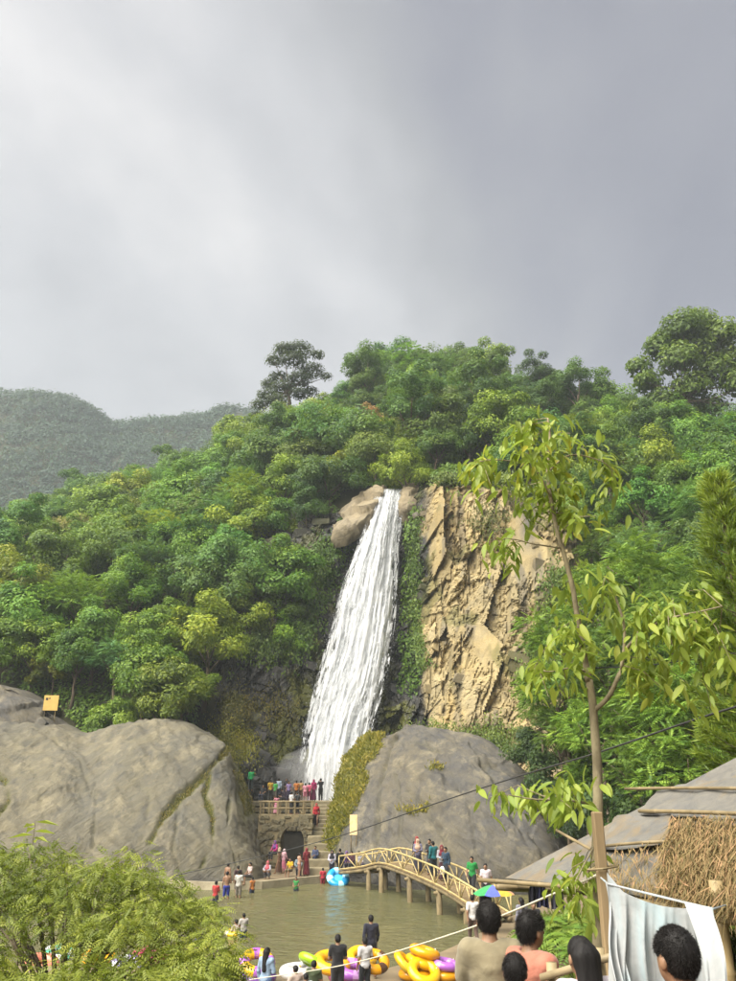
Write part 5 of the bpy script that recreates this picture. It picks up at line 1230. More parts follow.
def sm(ds, k=.03):
    d = ds[0]
    for q in ds[1:]: d = smin(d, q, k)
    return d
def pose(nm):
    J = dict(hz=.90, lean=0.0, hipL=(-.085, 0, .88), hipR=(.085, 0, .88), kneL=(-.095, .02, .48), kneR=(.095, .02, .48), ankL=(-.10, -.02, .085), ankR=(.10, -.02, .085),
             shL=(-.165, -.01, 1.355), shR=(.165, -.01, 1.355), elL=(-.215, -.03, 1.10), elR=(.215, -.03, 1.10), wrL=(-.225, .05, .87), wrR=(.225, .05, .87))
    if nm == 'bent': J.update(elR=(.23, .02, 1.09), wrR=(.06, .22, 1.12), kneL=(-.11, .05, .48), ankL=(-.13, .02, .085))
    if nm == 'front': J.update(elL=(-.22, .05, 1.10), wrL=(-.07, .24, 1.10), elR=(.22, .05, 1.10), wrR=(.07, .24, 1.06))
    if nm == 'walk': J.update(kneL=(-.09, .17, .50), ankL=(-.09, .24, .09), kneR=(.09, -.03, .48), ankR=(.09, -.27, .13), elL=(-.22, -.10, 1.11), wrL=(-.21, -.12, .88), elR=(.22, .06, 1.11), wrR=(.20, .20, .92))
    if nm == 'photo': J.update(elL=(-.21, .17, 1.24), wrL=(-.07, .28, 1.46), elR=(.21, .17, 1.24), wrR=(.07, .28, 1.46))
    if nm == 'sit':
        dz = -.43
        for k in ('shL', 'shR', 'elL', 'elR', 'wrL', 'wrR'): J[k] = (J[k][0], J[k][1]+.02, J[k][2]+dz)
        J.update(hz=.47, hipL=(-.09, 0, .46), hipR=(.09, 0, .46), kneL=(-.12, .42, .49), kneR=(.12, .42, .47), ankL=(-.12, .46, .085), ankR=(.12, .44, .085), elL=(-.22, .08, .70), elR=(.22, .08, .70), wrL=(-.12, .30, .60), wrR=(.12, .30, .60))
    if nm == 'squat':
        dz = -.62
        for k in ('shL', 'shR', 'elL', 'elR', 'wrL', 'wrR'): J[k] = (J[k][0], J[k][1]+.10, J[k][2]+dz)
        J.update(hz=.28, hipL=(-.09, -.03, .27), hipR=(.09, -.03, .27), kneL=(-.16, .32, .46), kneR=(.16, .32, .46), ankL=(-.13, .12, .085), ankR=(.13, .12, .085), elL=(-.24, .22, .55), elR=(.24, .22, .55), wrL=(-.08, .38, .50), wrR=(.08, .38, .50))
    s = (np.array(J['shL'])+np.array(J['shR']))/2; J['neck'] = s+np.array([0, .0, .055]); J['head'] = s+np.array([0, .03, .195])
    return J
def torso_d(p, J, g=0):
    hp_ = (np.array(J['hipL'])+np.array(J['hipR']))/2; s = (np.array(J['shL'])+np.array(J['shR']))/2; w1 = hp_*.6+s*.4; w2 = hp_*.25+s*.75
    return sm([el(p, hp_+np.array([0, -.01, .03]), (.155+g, .115+g, .125+g)), el(p, w1, (.135+g, .098+g, .15+g)), el(p, w2+np.array([0, .005, 0]), (.158+g, .108+g, .15+g)), rc(p, np.array(J['shL'])*[.85, 1, 1], np.array(J['shR'])*[.85, 1, 1], .062+g, .062+g)], .06)
def seg(a, b, t): return np.array(a)*(1-t)+np.array(b)*t
def leg_d(p, J, S, g=0, upto=1.0):
    d = rc(p, J['hip'+S], J['kne'+S], .082+g, .056+g)
    if upto > .5: d = smin(d, rc(p, J['kne'+S], seg(J['kne'+S], J['ank'+S], (upto-.5)*2), .055+g, .055-.018*(upto-.5)*2+g), .03)
    return d
def arm_d(p, J, S, g=0, upto=1.0):
    d = rc(p, J['sh'+S], seg(J['sh'+S], J['el'+S], min(1, upto*2)), .053+g, .053-.012*min(1, upto*2)+g)
    if upto > .5: d = smin(d, rc(p, J['el'+S], seg(J['el'+S], J['wr'+S], (upto-.5)*2), .041+g, .041-.012*(upto-.5)*2+g), .02)
    return d
def hand_d(p, J, S):
    w_, e_ = np.array(J['wr'+S]), np.array(J['el'+S]); d = (w_-e_)/np.linalg.norm(w_-e_); sd_ = np.cross(d, [1, 0, 0.]) if abs(d[0]) < .8 else np.cross(d, [0, 0, 1.]); sd_ /= np.linalg.norm(sd_); fl = np.cross(d, sd_)
    D = [el(p, w_+d*.045, (.035, .035, .042))]
    for k, L_ in enumerate((.058, .068, .064, .05)):
        a = w_+d*.075+sd_*(k-1.5)*.021; b = a+d*L_*.6; D.append(np.minimum(rc(p, a, b, .0095, .009), rc(p, b, b+d*L_*.35+fl*L_*.25, .009, .008)))
    sgn = 1 if S == 'L' else -1
    a = w_+d*.03+sd_*.03; D.append(rc(p, a, a+d*.035+sd_*.03+fl*.01*sgn, .012, .0095)); return sm([D[0], sm(D[1:], .004)], .012)
def head_d(p, c, g=0, fine=True):
    c = np.array(c); D = sm([el(p, c+np.array([0, -.008, .012]), (.076+g, .095+g, .10+g)), el(p, c+np.array([0, .028, -.055]), (.055+g, .062+g, .065+g))], .04)
    if fine and g == 0:
        D = smin(D, rc(p, c+np.array([0, .092, .005]), c+np.array([0, .112, -.028]), .008, .014), .012)
        for s in (-1, 1):
            D = smin(D, el(p, c+np.array([s*.080, -.005, -.02]), (.012, .021, .032)), .008)
            D = np.maximum(D, -(np.linalg.norm(p-(c+np.array([s*.032, .100, .008])), axis=1)-.016)*1.0-0.004)
        D = smin(D, el(p, c+np.array([0, .092, -.062]), (.026, .010, .008)), .008)
    return D
MESHES = {}
def garment(kind_, ps, res):
    key = (kind_, ps, res)
    if key in MESHES: return MESHES[key]
    J = pose(ps); H = np.array(J['head']); hz = J['hz']; seated = ps in ('sit', 'squat')
    lo, hi = np.array([-.42, -.45, -.02]), np.array([.42, .62, H[2]+.16])
    if kind_ == 'body':
        def f(p):
            D = [torso_d(p, J), rc(p, J['neck']-np.array([0, .01, .07]), H+np.array([0, -.015, -.06]), .056, .050)]
            for S in 'LR':
                D += [leg_d(p, J, S), arm_d(p, J, S)]; a = np.array(J['ank'+S]); D.append(smin(rc(p, a+np.array([0, -.02, -.045]), a+np.array([0, .13, -.06]), .04, .03), rc(p, a, a-np.array([0, 0, .04]), .038, .04), .03))
            d = sm(D, .028)
            d = smin(d, head_d(p, H), .02)
            for S in 'LR': d = smin(d, hand_d(p, J, S), .012)
            return d
    elif kind_ in ('tshirt', 'longshirt', 'vest'):
        up = {'tshirt': .34, 'longshirt': .95, 'vest': .04}[kind_]
        def f(p):
            D = torso_d(p, J, .018); 
            for S in 'LR': D = smin(D, arm_d(p, J, S, .017, up), .03)
            D = D + .006*vnoise(p*14, 3) + .009*fbm(p*np.array([5., 5., 11.])+2*vnoise(p*3, 6)[:, None], 2, .5, 9)
            d = np.maximum(D, (hz-.06)-p[:, 2]); c = np.array(J['neck']); return np.maximum(d, -el(p, c+np.array([0, .02, .03]), (.078, .085, .055)))
        hi = np.array([.42, .62, J['shL'][2]+.1])
    elif kind_ in ('trousers', 'shorts'):
        up = .96 if kind_ == 'trousers' else .46
        def f(p):
            hp_ = (np.array(J['hipL'])+np.array(J['hipR']))/2; D = smin(el(p, hp_+np.array([0, -.01, .02]), (.166, .124, .13)), leg_d(p, J, 'L', .02, up), .04); D = smin(D, leg_d(p, J, 'R', .02, up), .04)+.005*vnoise(p*11, 5)
            return np.maximum(D, p[:, 2]-(hz+.09))
        hi = np.array([.42, .62, hz+.12])
    elif kind_ == 'skirt':
        def f(p):
            hp_ = (np.array(J['hipL'])+np.array(J['hipR']))/2; a = hp_+np.array([0, -.01, .08])
            if seated: D = sm([rc(p, a, seg(J['kneL'], J['kneR'], .5), .15, .16), rc(p, seg(J['kneL'], J['kneR'], .5), seg(J['ankL'], J['ankR'], .5)+np.array([0, 0, .06]), .15, .15)], .05)
            else: D = rc(p*np.array([1, 1.25, 1]), a*np.array([1, 1.25, 1]), np.array([0, 0, .20]), .145, .235)
            D = D+.012*np.sin(np.arctan2(p[:, 0], p[:, 1])*9)*np.clip((hz-p[:, 2])*1.5, 0, 1); return np.maximum(np.maximum(D, p[:, 2]-(hz+.1)), .10-p[:, 2])
        hi = np.array([.42, .62, hz+.12])
    elif kind_ == 'hijab':
        def f(p):
            D = head_d(p, H, .022, False); D = sm([D, rc(p*np.array([1, 1.25, 1]), (H-np.array([0, .01, .06]))*np.array([1, 1.25, 1]), (np.array(J['neck'])-np.array([0, -.02, .14]))*np.array([1, 1.25, 1]), .085, .185)], .05)+.006*vnoise(p*12, 2)
            return np.maximum(D, -el(p, H+np.array([0, .12, -.015]), (.058, .085, .082)))
        lo = np.array([-.3, -.3, J['neck'][2]-.35]); hi = np.array([.3, .35, H[2]+.17])
    elif kind_ in ('hair', 'longhair', 'bun'):
        def f(p):
            q = p-H; D = head_d(p, H, .009, False)+.0015*vnoise(p*np.array([60, 60, 14]), 4)
            D = np.maximum(D, -(q[:, 2]*.80-q[:, 1]*.66+.030 if kind_ != 'longhair' else q[:, 2]*.80-q[:, 1]*.72+.036))
            for s_ in (-1, 1): D = np.maximum(D, -el(p, H+np.array([s_*.090, .012, -.035]), (.030, .042, .052))); D = np.maximum(D, -(el(p, H+np.array([0, .10, -.02]), (.062, .075, .075))))
            if kind_ == 'longhair': D = smin(D, rc(p*np.array([.8, 1.3, 1]), (H+np.array([0, -.075, .0]))*np.array([.8, 1.3, 1]), np.array([0, -.125, H[2]-.42])*np.array([.8, 1.3, 1]), .075, .05), .04)+.005*vnoise(p*np.array([50, 50, 6]), 4)
            if kind_ == 'bun': D = smin(D, el(p, H+np.array([0, -.12, .01]), (.045, .045, .045)), .02)
            return D
        lo = np.array([-.25, -.35, H[2]-(.6 if kind_ == 'longhair' else .2)]); hi = np.array([.25, .3, H[2]+.18])
    V, F = surface_nets(f, lo, hi, res); me = mesh(kind_, V, F, True); MESHES[key] = me
    return me
M_SKIN = objcolor('skin', .5, 12, .15, .1, .004, .4); M_CLOTH = objcolor('clothing', .85, 9, .22, .35, .012, .2, sheen=.2); M_HAIR = objcolor('hair', .6, 60, .4, .4, .003, .18, (1, 1, .15))
SKIN = (0.30, 0.165, 0.095); BLACK = (0.012, 0.011, 0.011)
PARTNAME = dict(tshirt='shirt', longshirt='shirt', vest='shirt', trousers='trousers', shorts='shorts', skirt='skirt', hijab='headscarf', hair='hair', longhair='hair', bun='hair')
CLOTHGAIN = .52
dim = lambda c, k=CLOTHGAIN: None if c is None else tuple(v*k+.004 for v in c[:3])
def person(label, loc, ps='stand', h=1.62, rz=0.0, top=None, topc=None, bot='trousers', botc=(0.03, 0.03, 0.04), head='hair', headc=BLACK, group=None, res=.022, skin=SKIN):
    t = thing('person', label, 'person', tuple(loc), rz, group); s = h/1.65; t.scale = (s, s, s)
    if 'child' in label: t.scale = (s*1.12, s*1.12, s)
    link('body', garment('body', ps, res), M_SKIN, t, color=dim(skin, .72))
    if top: link(PARTNAME[top], garment(top, ps, res), M_CLOTH, t, color=dim(topc))
    if bot: link(PARTNAME[bot], garment(bot, ps, res), M_CLOTH, t, color=dim(botc))
    if head: link(PARTNAME[head], garment(head, ps, res), M_HAIR if head != 'hijab' else M_CLOTH, t, color=dim(headc) if head == 'hijab' else headc)
    return t
def at_feet(px, py_feet, z): g = G(px, py_feet, z); return g
def at_head(px, py_top, Y, h):
    q = P(px, py_top, Y); return Vector((q.x, Y, q.z-h))
PI = math.pi
hexc = lambda s: lin(s)
# --- on the terrace at the foot of the fall (z 4.45)
TZ = 4.45
def terr_p(px, Y, z=TZ): q = P(px, 800, Y); return Vector((q.x, Y, z))
gT = 'visitors at the foot of the waterfall'
person('person in a bright green shirt climbing the rock edge of the huge tan boulder', P(250.5,791,61.5), 'bent', 1.5, .4, 'longshirt', hexc('1fae5f'), 'trousers', hexc('2d3a3a'))
person('person in dark shirt seated at the boulder end of the terrace', terr_p(263,65.0), 'sit', 1.6, PI*.9, 'tshirt', hexc('33353c'), 'trousers', hexc('3a3f55'))
person('person in yellow shirt standing behind the arch bridge', terr_p(270,64.9), 'stand', 1.55, .3, 'tshirt', hexc('d9b13a'), 'trousers', hexc('40403c'))
person('tall person in pale blue shirt standing at the back of the terrace', terr_p(278,67.0), 'stand', 1.7, 0, 'longshirt', hexc('b9cbe0'), 'trousers', hexc('333a4a'))
person('person in black headscarf and black top with white back print on the terrace', terr_p(286,66.6), 'front', 1.66, PI*.95, 'longshirt', hexc('1e1a22'), 'skirt', hexc('3a2b45'), 'hijab', hexc('19171b'))
person('person in green shirt leaning at the terrace edge beside the arch bridge', terr_p(275,64.6), 'bent', 1.45, -.6, 'tshirt', hexc('49b24f'), 'shorts', hexc('6b6457'))
person('child in pink dress on the arch bridge', (P(276,812,60.7).x, 60.7, ztop), 'stand', 1.25, .5, 'vest', hexc('f09ab0'), 'skirt', hexc('f3a9bd'))
person('person in white shirt leaning on the arch bridge rail', (P(291,812,60.6).x, 60.6, ztop), 'bent', 1.5, -.8, 'tshirt', hexc('eceaea'), 'trousers', hexc('2a2a30'))
person('person in grey clothes behind the white shirt on the arch bridge', (P(297,812,61.1).x, 61.1, ztop), 'stand', 1.5, .6, 'tshirt', hexc('5a5a5c'), 'trousers', hexc('26262c'))
person('person in orange top standing in the terrace row', terr_p(296,65.6), 'stand', 1.5, .2, 'tshirt', hexc('d9873b'), 'trousers', hexc('59463a'))
person('person in tan top facing the waterfall from the terrace row', terr_p(300.5,65.8), 'front', 1.52, -.2, 'longshirt', hexc('c9a269'), 'trousers', hexc('6b5138'))
person('child in pale pink on the terrace row', terr_p(305,65.3), 'stand', 1.3, .1, 'tshirt', hexc('f1a4b4'), 'shorts', hexc('d77d93'))
person('child in hot pink beside the pale pink child on the terrace', terr_p(309,65.5), 'stand', 1.35, -.3, 'tshirt', hexc('ee6f92'), 'trousers', hexc('8a3b56'))
person('person in magenta headscarf and top on the terrace row', terr_p(313.5,65.7), 'stand', 1.58, .2, 'longshirt', hexc('b8326f'), 'skirt', hexc('6c2a4c'), 'hijab', hexc('a22e63'))
person('person all in black taking a photograph at the end of the terrace row', terr_p(320.5,65.4), 'photo', 1.66, .3, 'longshirt', hexc('23252b'), 'trousers', hexc('202127'))
person('small dark figure crouching behind the arch bridge rail', terr_p(283,64.7), 'squat', 1.5, 1.0, 'longshirt', hexc('3a3040'), 'trousers', hexc('2b2b30'))
person('person in lilac shirt standing behind the arch bridge', terr_p(288.5,64.8), 'stand', 1.45, PI, 'tshirt', hexc('9a86b8'), 'trousers', hexc('3b3350'))
# --- on the steps and plaza
person('person in long red dress and black skirt walking down the steps', (P(316,830,60.9).x, 60.9, 2.83), 'walk', 1.55, PI, 'longshirt', hexc('d62839'), 'skirt', hexc('2b1a20'), 'hijab', hexc('c4232f'))
PZ = .25
def plaza_p(px, Y): q = P(px, 860, Y); return Vector((q.x, Y, PZ))
person('person in magenta top with violet headscarf seated on the rock beside the arch', (P(275,855,57.6).x, 57.6, .95), 'sit', 1.6, PI*.8, 'longshirt', hexc('d5308d'), 'trousers', hexc('2b2a35'), 'hijab', hexc('8c5aa8'))
person('person in pink and white walking past the arch', plaza_p(284,57.2), 'walk', 1.4, -.7, 'longshirt', hexc('f0b7c4'), 'skirt', hexc('ee8aa2'), 'hijab', hexc('f3d9df'))
person('person in maroon robe and headscarf standing below the stone steps', plaza_p(306.5,54.9), 'bent', 1.62, .4, 'longshirt', hexc('86222e'), 'skirt', hexc('7a1f2c'), 'hijab', hexc('8e2733'))
person('child in tan clothes reaching towards the person in maroon', plaza_p(299.5,54.6), 'front', 1.35, -1.2, 'tshirt', hexc('d7a78a'), 'shorts', hexc('c08a74'))
person('person in yellow shirt sitting on the pool kerb', G(289,878,.25)+Vector((0, .75, -.05)), 'sit', 1.5, PI*.85, 'tshirt', hexc('efc01f'), 'shorts', hexc('8c7d5a'))
person('person in grey blue jacket sitting on the kerb beside the yellow shirt', G(297,877,.25)+Vector((0, .8, -.05)), 'sit', 1.6, PI*1.05, 'longshirt', hexc('8fa3ad'), 'trousers', hexc('2f3640'))
person('child in red standing in the water beside the blue inflatable', G(323,883,0)+Vector((0, -.3, -.35)), 'stand', 1.2, .3, 'tshirt', hexc('d8374a'), 'shorts', hexc('a32b3c'))
person('person in coral pink headscarf crouching on the pool kerb', G(267,880,.25)+Vector((0, .5, .02)), 'squat', 1.55, PI*.9, 'longshirt', hexc('b7b2bd'), 'trousers', hexc('6d6f78'), 'hijab', hexc('ee6f80'))
person('person in white shirt and purple vest standing at the pool edge', plaza_p(332,53.4), 'front', 1.6, PI, 'longshirt', hexc('d9d4e4'), 'trousers', hexc('2b2634'), 'hijab', hexc('2a2733')); 
person('person all in black standing beside the white and purple one', plaza_p(340,53.6), 'stand', 1.68, .2, 'longshirt', hexc('1c1c1f'), 'trousers', hexc('1a1a1d'))
for (px, lab, tc, bc, hd, hc) in ((346.5, 'purple headscarf sitting at the bridge end', '6f4d94', '37304a', 'hijab', '7b5aa0'), (352, 'dark maroon top sitting at the bridge end', '4f2733', '2c2a33', 'hair', '141214'), (359, 'white top sitting at the bridge end', 'e3e0ea', '5a5468', 'hair', '141214'), (368, 'violet shirt sitting nearest the domed boulder', '6a4f8e', '2f2b3d', 'hair', '141214')):
    q = P(px, 858, 54.0); person('person in '+lab, (q.x, 54.0+(px % 3)*.2, .55), 'sit', 1.6, PI*(.8+.1*(px % 4)), 'longshirt', hexc(tc), 'trousers', hexc(bc), hd, hexc(hc))
# --- bathers at the left of the far edge
person('bather in blue shirt standing at the boulder foot', G(234,884,0)+Vector((0, .5, -.1)), 'bent', 1.6, .5, 'tshirt', hexc('2c62b8'), 'shorts', hexc('2a2d38'))
person('shirtless bather with tan shorts near the boulder foot', G(227,888,0)+Vector((0, 0, -.25)), 'stand', 1.55, -.5, None, None, 'shorts', hexc('b79c77'))
person('shirtless bather in bright blue shorts wading', G(226,899,0)+Vector((0, 0, -.3)), 'bent', 1.6, .2, None, None, 'shorts', hexc('2438a8'))
person('bather in white shirt wading beside the blue shorts', G(238,898,0)+Vector((0, 0, -.3)), 'bent', 1.62, -.3, 'tshirt', hexc('e4e0d6'), 'shorts', hexc('a39a8b'))
person('bather in dark maroon shirt wading behind the white shirt', G(236.5,893,0)+Vector((0, .2, -.25)), 'stand', 1.6, .5, 'tshirt', hexc('45252b'), 'shorts', hexc('33312f'))
person('bather in pinkish white shirt sitting on the kerb', G(249,884,.3)+Vector((0, .4, -.06)), 'sit', 1.55, PI*.7, 'tshirt', hexc('e3cdc9'), 'shorts', hexc('55504f'))
# --- on the footbridge
for (px, lat, lab, ps, hh, rz, top, tc, bot, bc, hd, hc) in (
    (406.5, .6, 'black dress and red headscarf on the footbridge', 'stand', 1.62, PI*.9, 'longshirt', '2a2327', 'skirt', '231f24', 'hijab', 'b23a3f'),
    (411.5, .35, 'pale floral top and cream headscarf on the footbridge', 'front', 1.58, PI*.95, 'longshirt', '8f8aa6', 'skirt', '39374c', 'hijab', 'ecc9ad'),
    (417, .7, 'black top leaning on the far rail of the footbridge', 'bent', 1.66, PI*.8, 'longshirt', '26262b', 'trousers', '3d4656', 'hair', '131213'),
    (425.5, .45, 'teal shirt among the group on the footbridge', 'bent', 1.68, .5, 'longshirt', '1f7f86', 'trousers', '26313a', 'hair', '131213'),
    (431.5, .6, 'maroon headscarf and grey top on the footbridge', 'front', 1.58, PI, 'longshirt', 'b8bac4', 'skirt', '56303a', 'hijab', '8c2b3b'),
    (438, .4, 'dark blue jacket carrying a white bag on the footbridge', 'bent', 1.62, PI*.75, 'longshirt', '26455e', 'trousers', '2a2f3d', 'hair', '131213'),
    (461.5, .55, 'green shirt walking down the footbridge', 'walk', 1.68, PI*.85, 'tshirt', '1f9a45', 'trousers', '22262b', 'hair', '131213'),
    (474, .6, 'pinkish white shirt and black shorts walking down the footbridge', 'walk', 1.66, PI*.9, 'tshirt', 'f1e3ea', 'shorts', '25252b', 'hair', '131213')):
    person('person in '+lab, bridge_pos(px, lat), ps, hh, rz, top, hexc(tc), bot, hexc(bc), hd, hexc(hc))
# --- on the near deck
DZ = .30
def deck_p(px, pytop, h, z=DZ):
    """stand a person of height h on the deck so that the head reaches the sight line"""
    q = G(px, pytop, z+h); return Vector((q.x, q.y, z))
person('girl in light blue top with long black hair on the near deck', deck_p(267,948,1.5), 'bent', 1.5, -.4, 'longshirt', hexc('a9c6e6'), 'trousers', hexc('5d78a8'), 'longhair', BLACK, res=.016)
person('person in plain black shirt standing at the near pool edge', deck_p(338,935,1.62), 'front', 1.62, .1, 'tshirt', hexc('232327'), 'trousers', hexc('2a2a2e'), res=.016)
person('person in navy jacket with purple and white collar at the near pool edge', G(371,974,DZ)+Vector((0, -.4, 0)), 'walk', 1.62, .1, 'longshirt', hexc('26283a'), 'trousers', hexc('22242e'), res=.016)
person('person in white shirt bending among the inflatables', deck_p(365,940,1.4), 'bent', 1.45, .4, 'tshirt', hexc('eeeef0'), 'trousers', hexc('2d3138'), res=.016)
person('person in white shirt walking on the deck towards the footbridge', G(474,946,DZ), 'walk', 1.6, .1, 'tshirt', hexc('f2f0ee'), 'trousers', hexc('6a5347'), res=.016)
person('person in dark clothes holding the striped umbrella', G(487,933,DZ), 'bent', 1.55, -.2, 'longshirt', hexc('2c2a30'), 'trousers', hexc('25252a'), res=.02)
person('child in pale top half hidden behind the swan float', deck_p(296,966,1.2), 'front', 1.2, .6, 'tshirt', hexc('e8d2c4'), 'shorts', hexc('4b4b55'), res=.016)
person('child with black hair behind the lime green float', deck_p(314,961,1.25), 'front', 1.25, -.2, 'tshirt', hexc('4d5a3a'), 'shorts', hexc('33343c'), res=.016)
person('child in white carrying on beside the swan float', deck_p(306,974,1.1), 'stand', 1.1, .3, 'tshirt', hexc('dfe6f2'), 'shorts', hexc('3a4a78'), res=.016)
# --- on the bank behind the ferns
def bank_p(px, pytop, h, Y): q = P(px, pytop, Y); return Vector((q.x, Y, q.z-h))
for (px, py, Y, lab, ps, hh, rz, tc, bc, hd) in ((521, 889, 31, 'grey lilac dress with long black hair behind the ferns', 'stand', 1.6, .4, '8f8fa0', '7d7d90', 'longhair'), (533, 885, 29.5, 'black shirt under the hut eave', 'bent', 1.66, PI, '22222a', '1f1f26', 'hair'),
      (540, 897, 28.5, 'yellow green shirt under the hut eave', 'sit', 1.5, PI*.8, 'b9c832', '3a3d2a', 'hair'), (548, 902, 28, 'white shirt sitting under the hut eave', 'sit', 1.5, -.5, 'e6e8ee', '3d4150', 'hair'), (556, 887, 27.5, 'navy shirt standing under the hut eave', 'stand', 1.62, .8, '262a3c', '2a2d38', 'hair')):
    g = P(px, 900, Y); zz = max(.3, grd(g.x, Y)); person('person in '+lab, (g.x, Y, zz), ps, hh, rz, 'longshirt', hexc(tc), 'trousers', hexc(bc), hd)

# --- a few more bathers and strollers
r = rng(58)
for (px, py, z, dz, lab, ps, hh, rz, top, tc, bot, bc, hd, hc) in (
    (244, 879, .25, 0, 'lavender shirt standing on the plaza at the boulder foot', 'stand', 1.55, .6, 'tshirt', '9d8bc0', 'trousers', '34384a', 'hair', '131213'),
    (258, 873, .25, 0, 'turquoise shirt crouching on the plaza behind the coral headscarf', 'squat', 1.55, 2.4, 'tshirt', '3fa6a8', 'trousers', '3a3a44', 'hair', '131213'),
    (279, 874, .25, 0, 'brown robe and beige headscarf strolling across the plaza', 'walk', 1.55, 1.2, 'longshirt', '7a5238', 'skirt', '6a4630', 'hijab', 'd8c2a4'),
    (315, 873, .25, 0, 'navy and white striped top at the bottom of the broad steps', 'front', 1.6, 2.8, 'longshirt', '4a5578', 'trousers', '252a3a', 'hair', '131213'),
    (326, 866, .25, 0, 'olive jacket waiting beside the broad steps', 'bent', 1.65, .3, 'longshirt', '5d5f3c', 'trousers', '2a2a2c', 'hair', '131213'),
    (215, 903, 0, -.5, 'red shirt wading waist deep off the huge tan boulder', 'front', 1.5, -.4, 'tshirt', 'c83a3a', 'shorts', '2a2f44', 'hair', '131213'),
    (252, 893, 0, -.55, 'orange vest wading off the kerb', 'bent', 1.35, .9, 'vest', 'e08a3a', 'shorts', '33405c', 'hair', '131213'),
    (296, 891, 0, -.6, 'green vest wading waist deep in front of the kerb', 'front', 1.3, 2.9, 'vest', '3fa050', 'shorts', '30364a', 'hair', '131213'),
    (243, 938, 0, -.45, 'pale swim shirt wading beside the yellow ring', 'front', 1.3, .4, 'tshirt', 'd9d2cc', 'shorts', '384a70', 'hair', '131213'),
    (196, 962, 0, -.5, 'dark swim shirt wading beside the purple ring', 'bent', 1.4, 1.4, 'tshirt', '343a4c', 'shorts', '2a2a30', 'hair', '131213')):
    person('person in '+lab, G(px, py, z)+Vector((0, 0, dz)), ps, hh, rz, top, hexc(tc), bot, hexc(bc), hd, hexc(hc))
# --- close by: viewers seen from behind (finer bodies, strands of hair)
def strands(t, ps, n_, seed, length, spike, curl=.3, name='hair_strands'):
    J = pose(ps); H = np.array(J['head']); r = rng(seed); d = sphere(r, n_*3); q = d*np.array([.083, .102, .108])+np.array([0, -.008, .012]); k = ((q[:, 2]*.80-q[:, 1]*.66+.024) > 0) & ~((np.abs(q[:, 0]) > .062) & (q[:, 2] < .012) & (q[:, 1] > -.035)); q = q[k][:n_]; d = d[k][:n_]; n2 = len(q)
    whorl = np.array([.02, -.07, .09]); flow_ = unit(q-whorl); ax = unit(flow_+d*spike+np.array([0, .1, -.25])+curl*.16*r.normal(size=(n2, 3))); ln = length*r.uniform(.5, 1.3, n2)
    V, F, T = leaves(H+q*.985, ax, unit(np.cross(ax, r.normal(size=(n2, 3)))), ln, .0016, np.full(n2, .5), .3); o = link(name, mesh(name, V, F, False, T), M_HAIR, t, color=(0.013, 0.011, 0.010)); o['kind'] = 'stuff'
def viewer(label, px, pytop, Y, h, ps, rz, top, tc, bot, bc, head, res=.0125, hairlen=.022, spike=.06, seed=1, headc=BLACK):
    q = P(px, pytop, Y); t = person(label, (q.x, Y, q.z-h*1.005), ps, h, rz, top, tc, bot, bc, head, headc, None, res, (0.33, 0.185, 0.105))
    if head == 'hair': strands(t, ps, 8000, seed, hairlen, spike)
    return t
viewer('man in olive tan shirt with short black hair seen from behind', 488, 903, 6.6, 1.70, 'front', -.15, 'tshirt', hexc('a3987a'), 'trousers', hexc('3a4152'), 'hair', seed=1)
viewer('man in orange and white shirt with head turned to the hut', 528, 913, 6.4, 1.66, 'stand', -1.0, 'tshirt', hexc('d98a72'), 'trousers', hexc('33384a'), 'hair', seed=2, spike=.22, hairlen=.028)
viewer('boy in dark shirt with black hair low between the two men', 514, 955, 5.9, 1.45, 'stand', -.2, 'tshirt', hexc('8c3a34'), 'shorts', hexc('3c3c44'), 'hair', seed=3)
viewer('woman in pale lilac top with long black hair beside the timber post', 581, 938, 5.3, 1.5, 'front', .25, 'longshirt', hexc('e6dce6'), 'trousers', hexc('4a4660'), 'longhair', res=.0125)
viewer('boy in rust red shirt with cropped black hair in front of the white sheet', 676, 929, 3.45, 1.45, 'stand', .35, 'tshirt', hexc('a5462e'), 'shorts', hexc('34363f'), 'hair', res=.010, seed=5, spike=.2, hairlen=.017)
# ------------------------------------------------------------------ inflatables
M_VINYL = objcolor('inflated vinyl', .22, 4, .12, .06, .01, .55)
def torus(R, r_, nu=40, nv=16, squash=.85, wr=.0, seed=0):
    a, b = np.meshgrid(np.linspace(0, 2*np.pi, nu, endpoint=False), np.linspace(0, 2*np.pi, nv, endpoint=False), indexing='ij'); a, b = a.ravel(), b.ravel()
    rr_ = r_*(1+wr*np.cos(a*14)*np.clip(-np.cos(b), 0, 1)*.6); V = np.stack([(R+rr_*np.cos(b))*np.cos(a), (R+rr_*np.cos(b))*np.sin(a), rr_*np.sin(b)*squash], 1)
    i, j = np.meshgrid(np.arange(nu), np.arange(nv), indexing='ij'); i, j = i.ravel(), j.ravel(); F = np.stack([i*nv+j, ((i+1) % nu)*nv+j, ((i+1) % nu)*nv+(j+1) % nv, i*nv+(j+1) % nv], 1); return mesh('ring', V, F, True)
RING = torus(.36, .16, wr=.10); BANDS = {}
def band_mesh(a0, a1, R=.36, r_=.165):
    nu, nv = 8, 16; a, b = np.meshgrid(np.linspace(a0, a1, nu), np.linspace(0, 2*np.pi, nv), indexing='ij'); a, b = a.ravel(), b.ravel()
    return mesh('stripe', np.stack([(R+r_*np.cos(b))*np.cos(a), (R+r_*np.cos(b))*np.sin(a), r_*np.sin(b)*.855], 1), gridfaces(nu, nv), True)
STR = [band_mesh(k*math.pi/2, k*math.pi/2+.55) for k in range(4)]
VALVE = MB().tube([(0, 0, 0), (0, 0, .03)], [.018, .013], 8).mesh('valve', True)
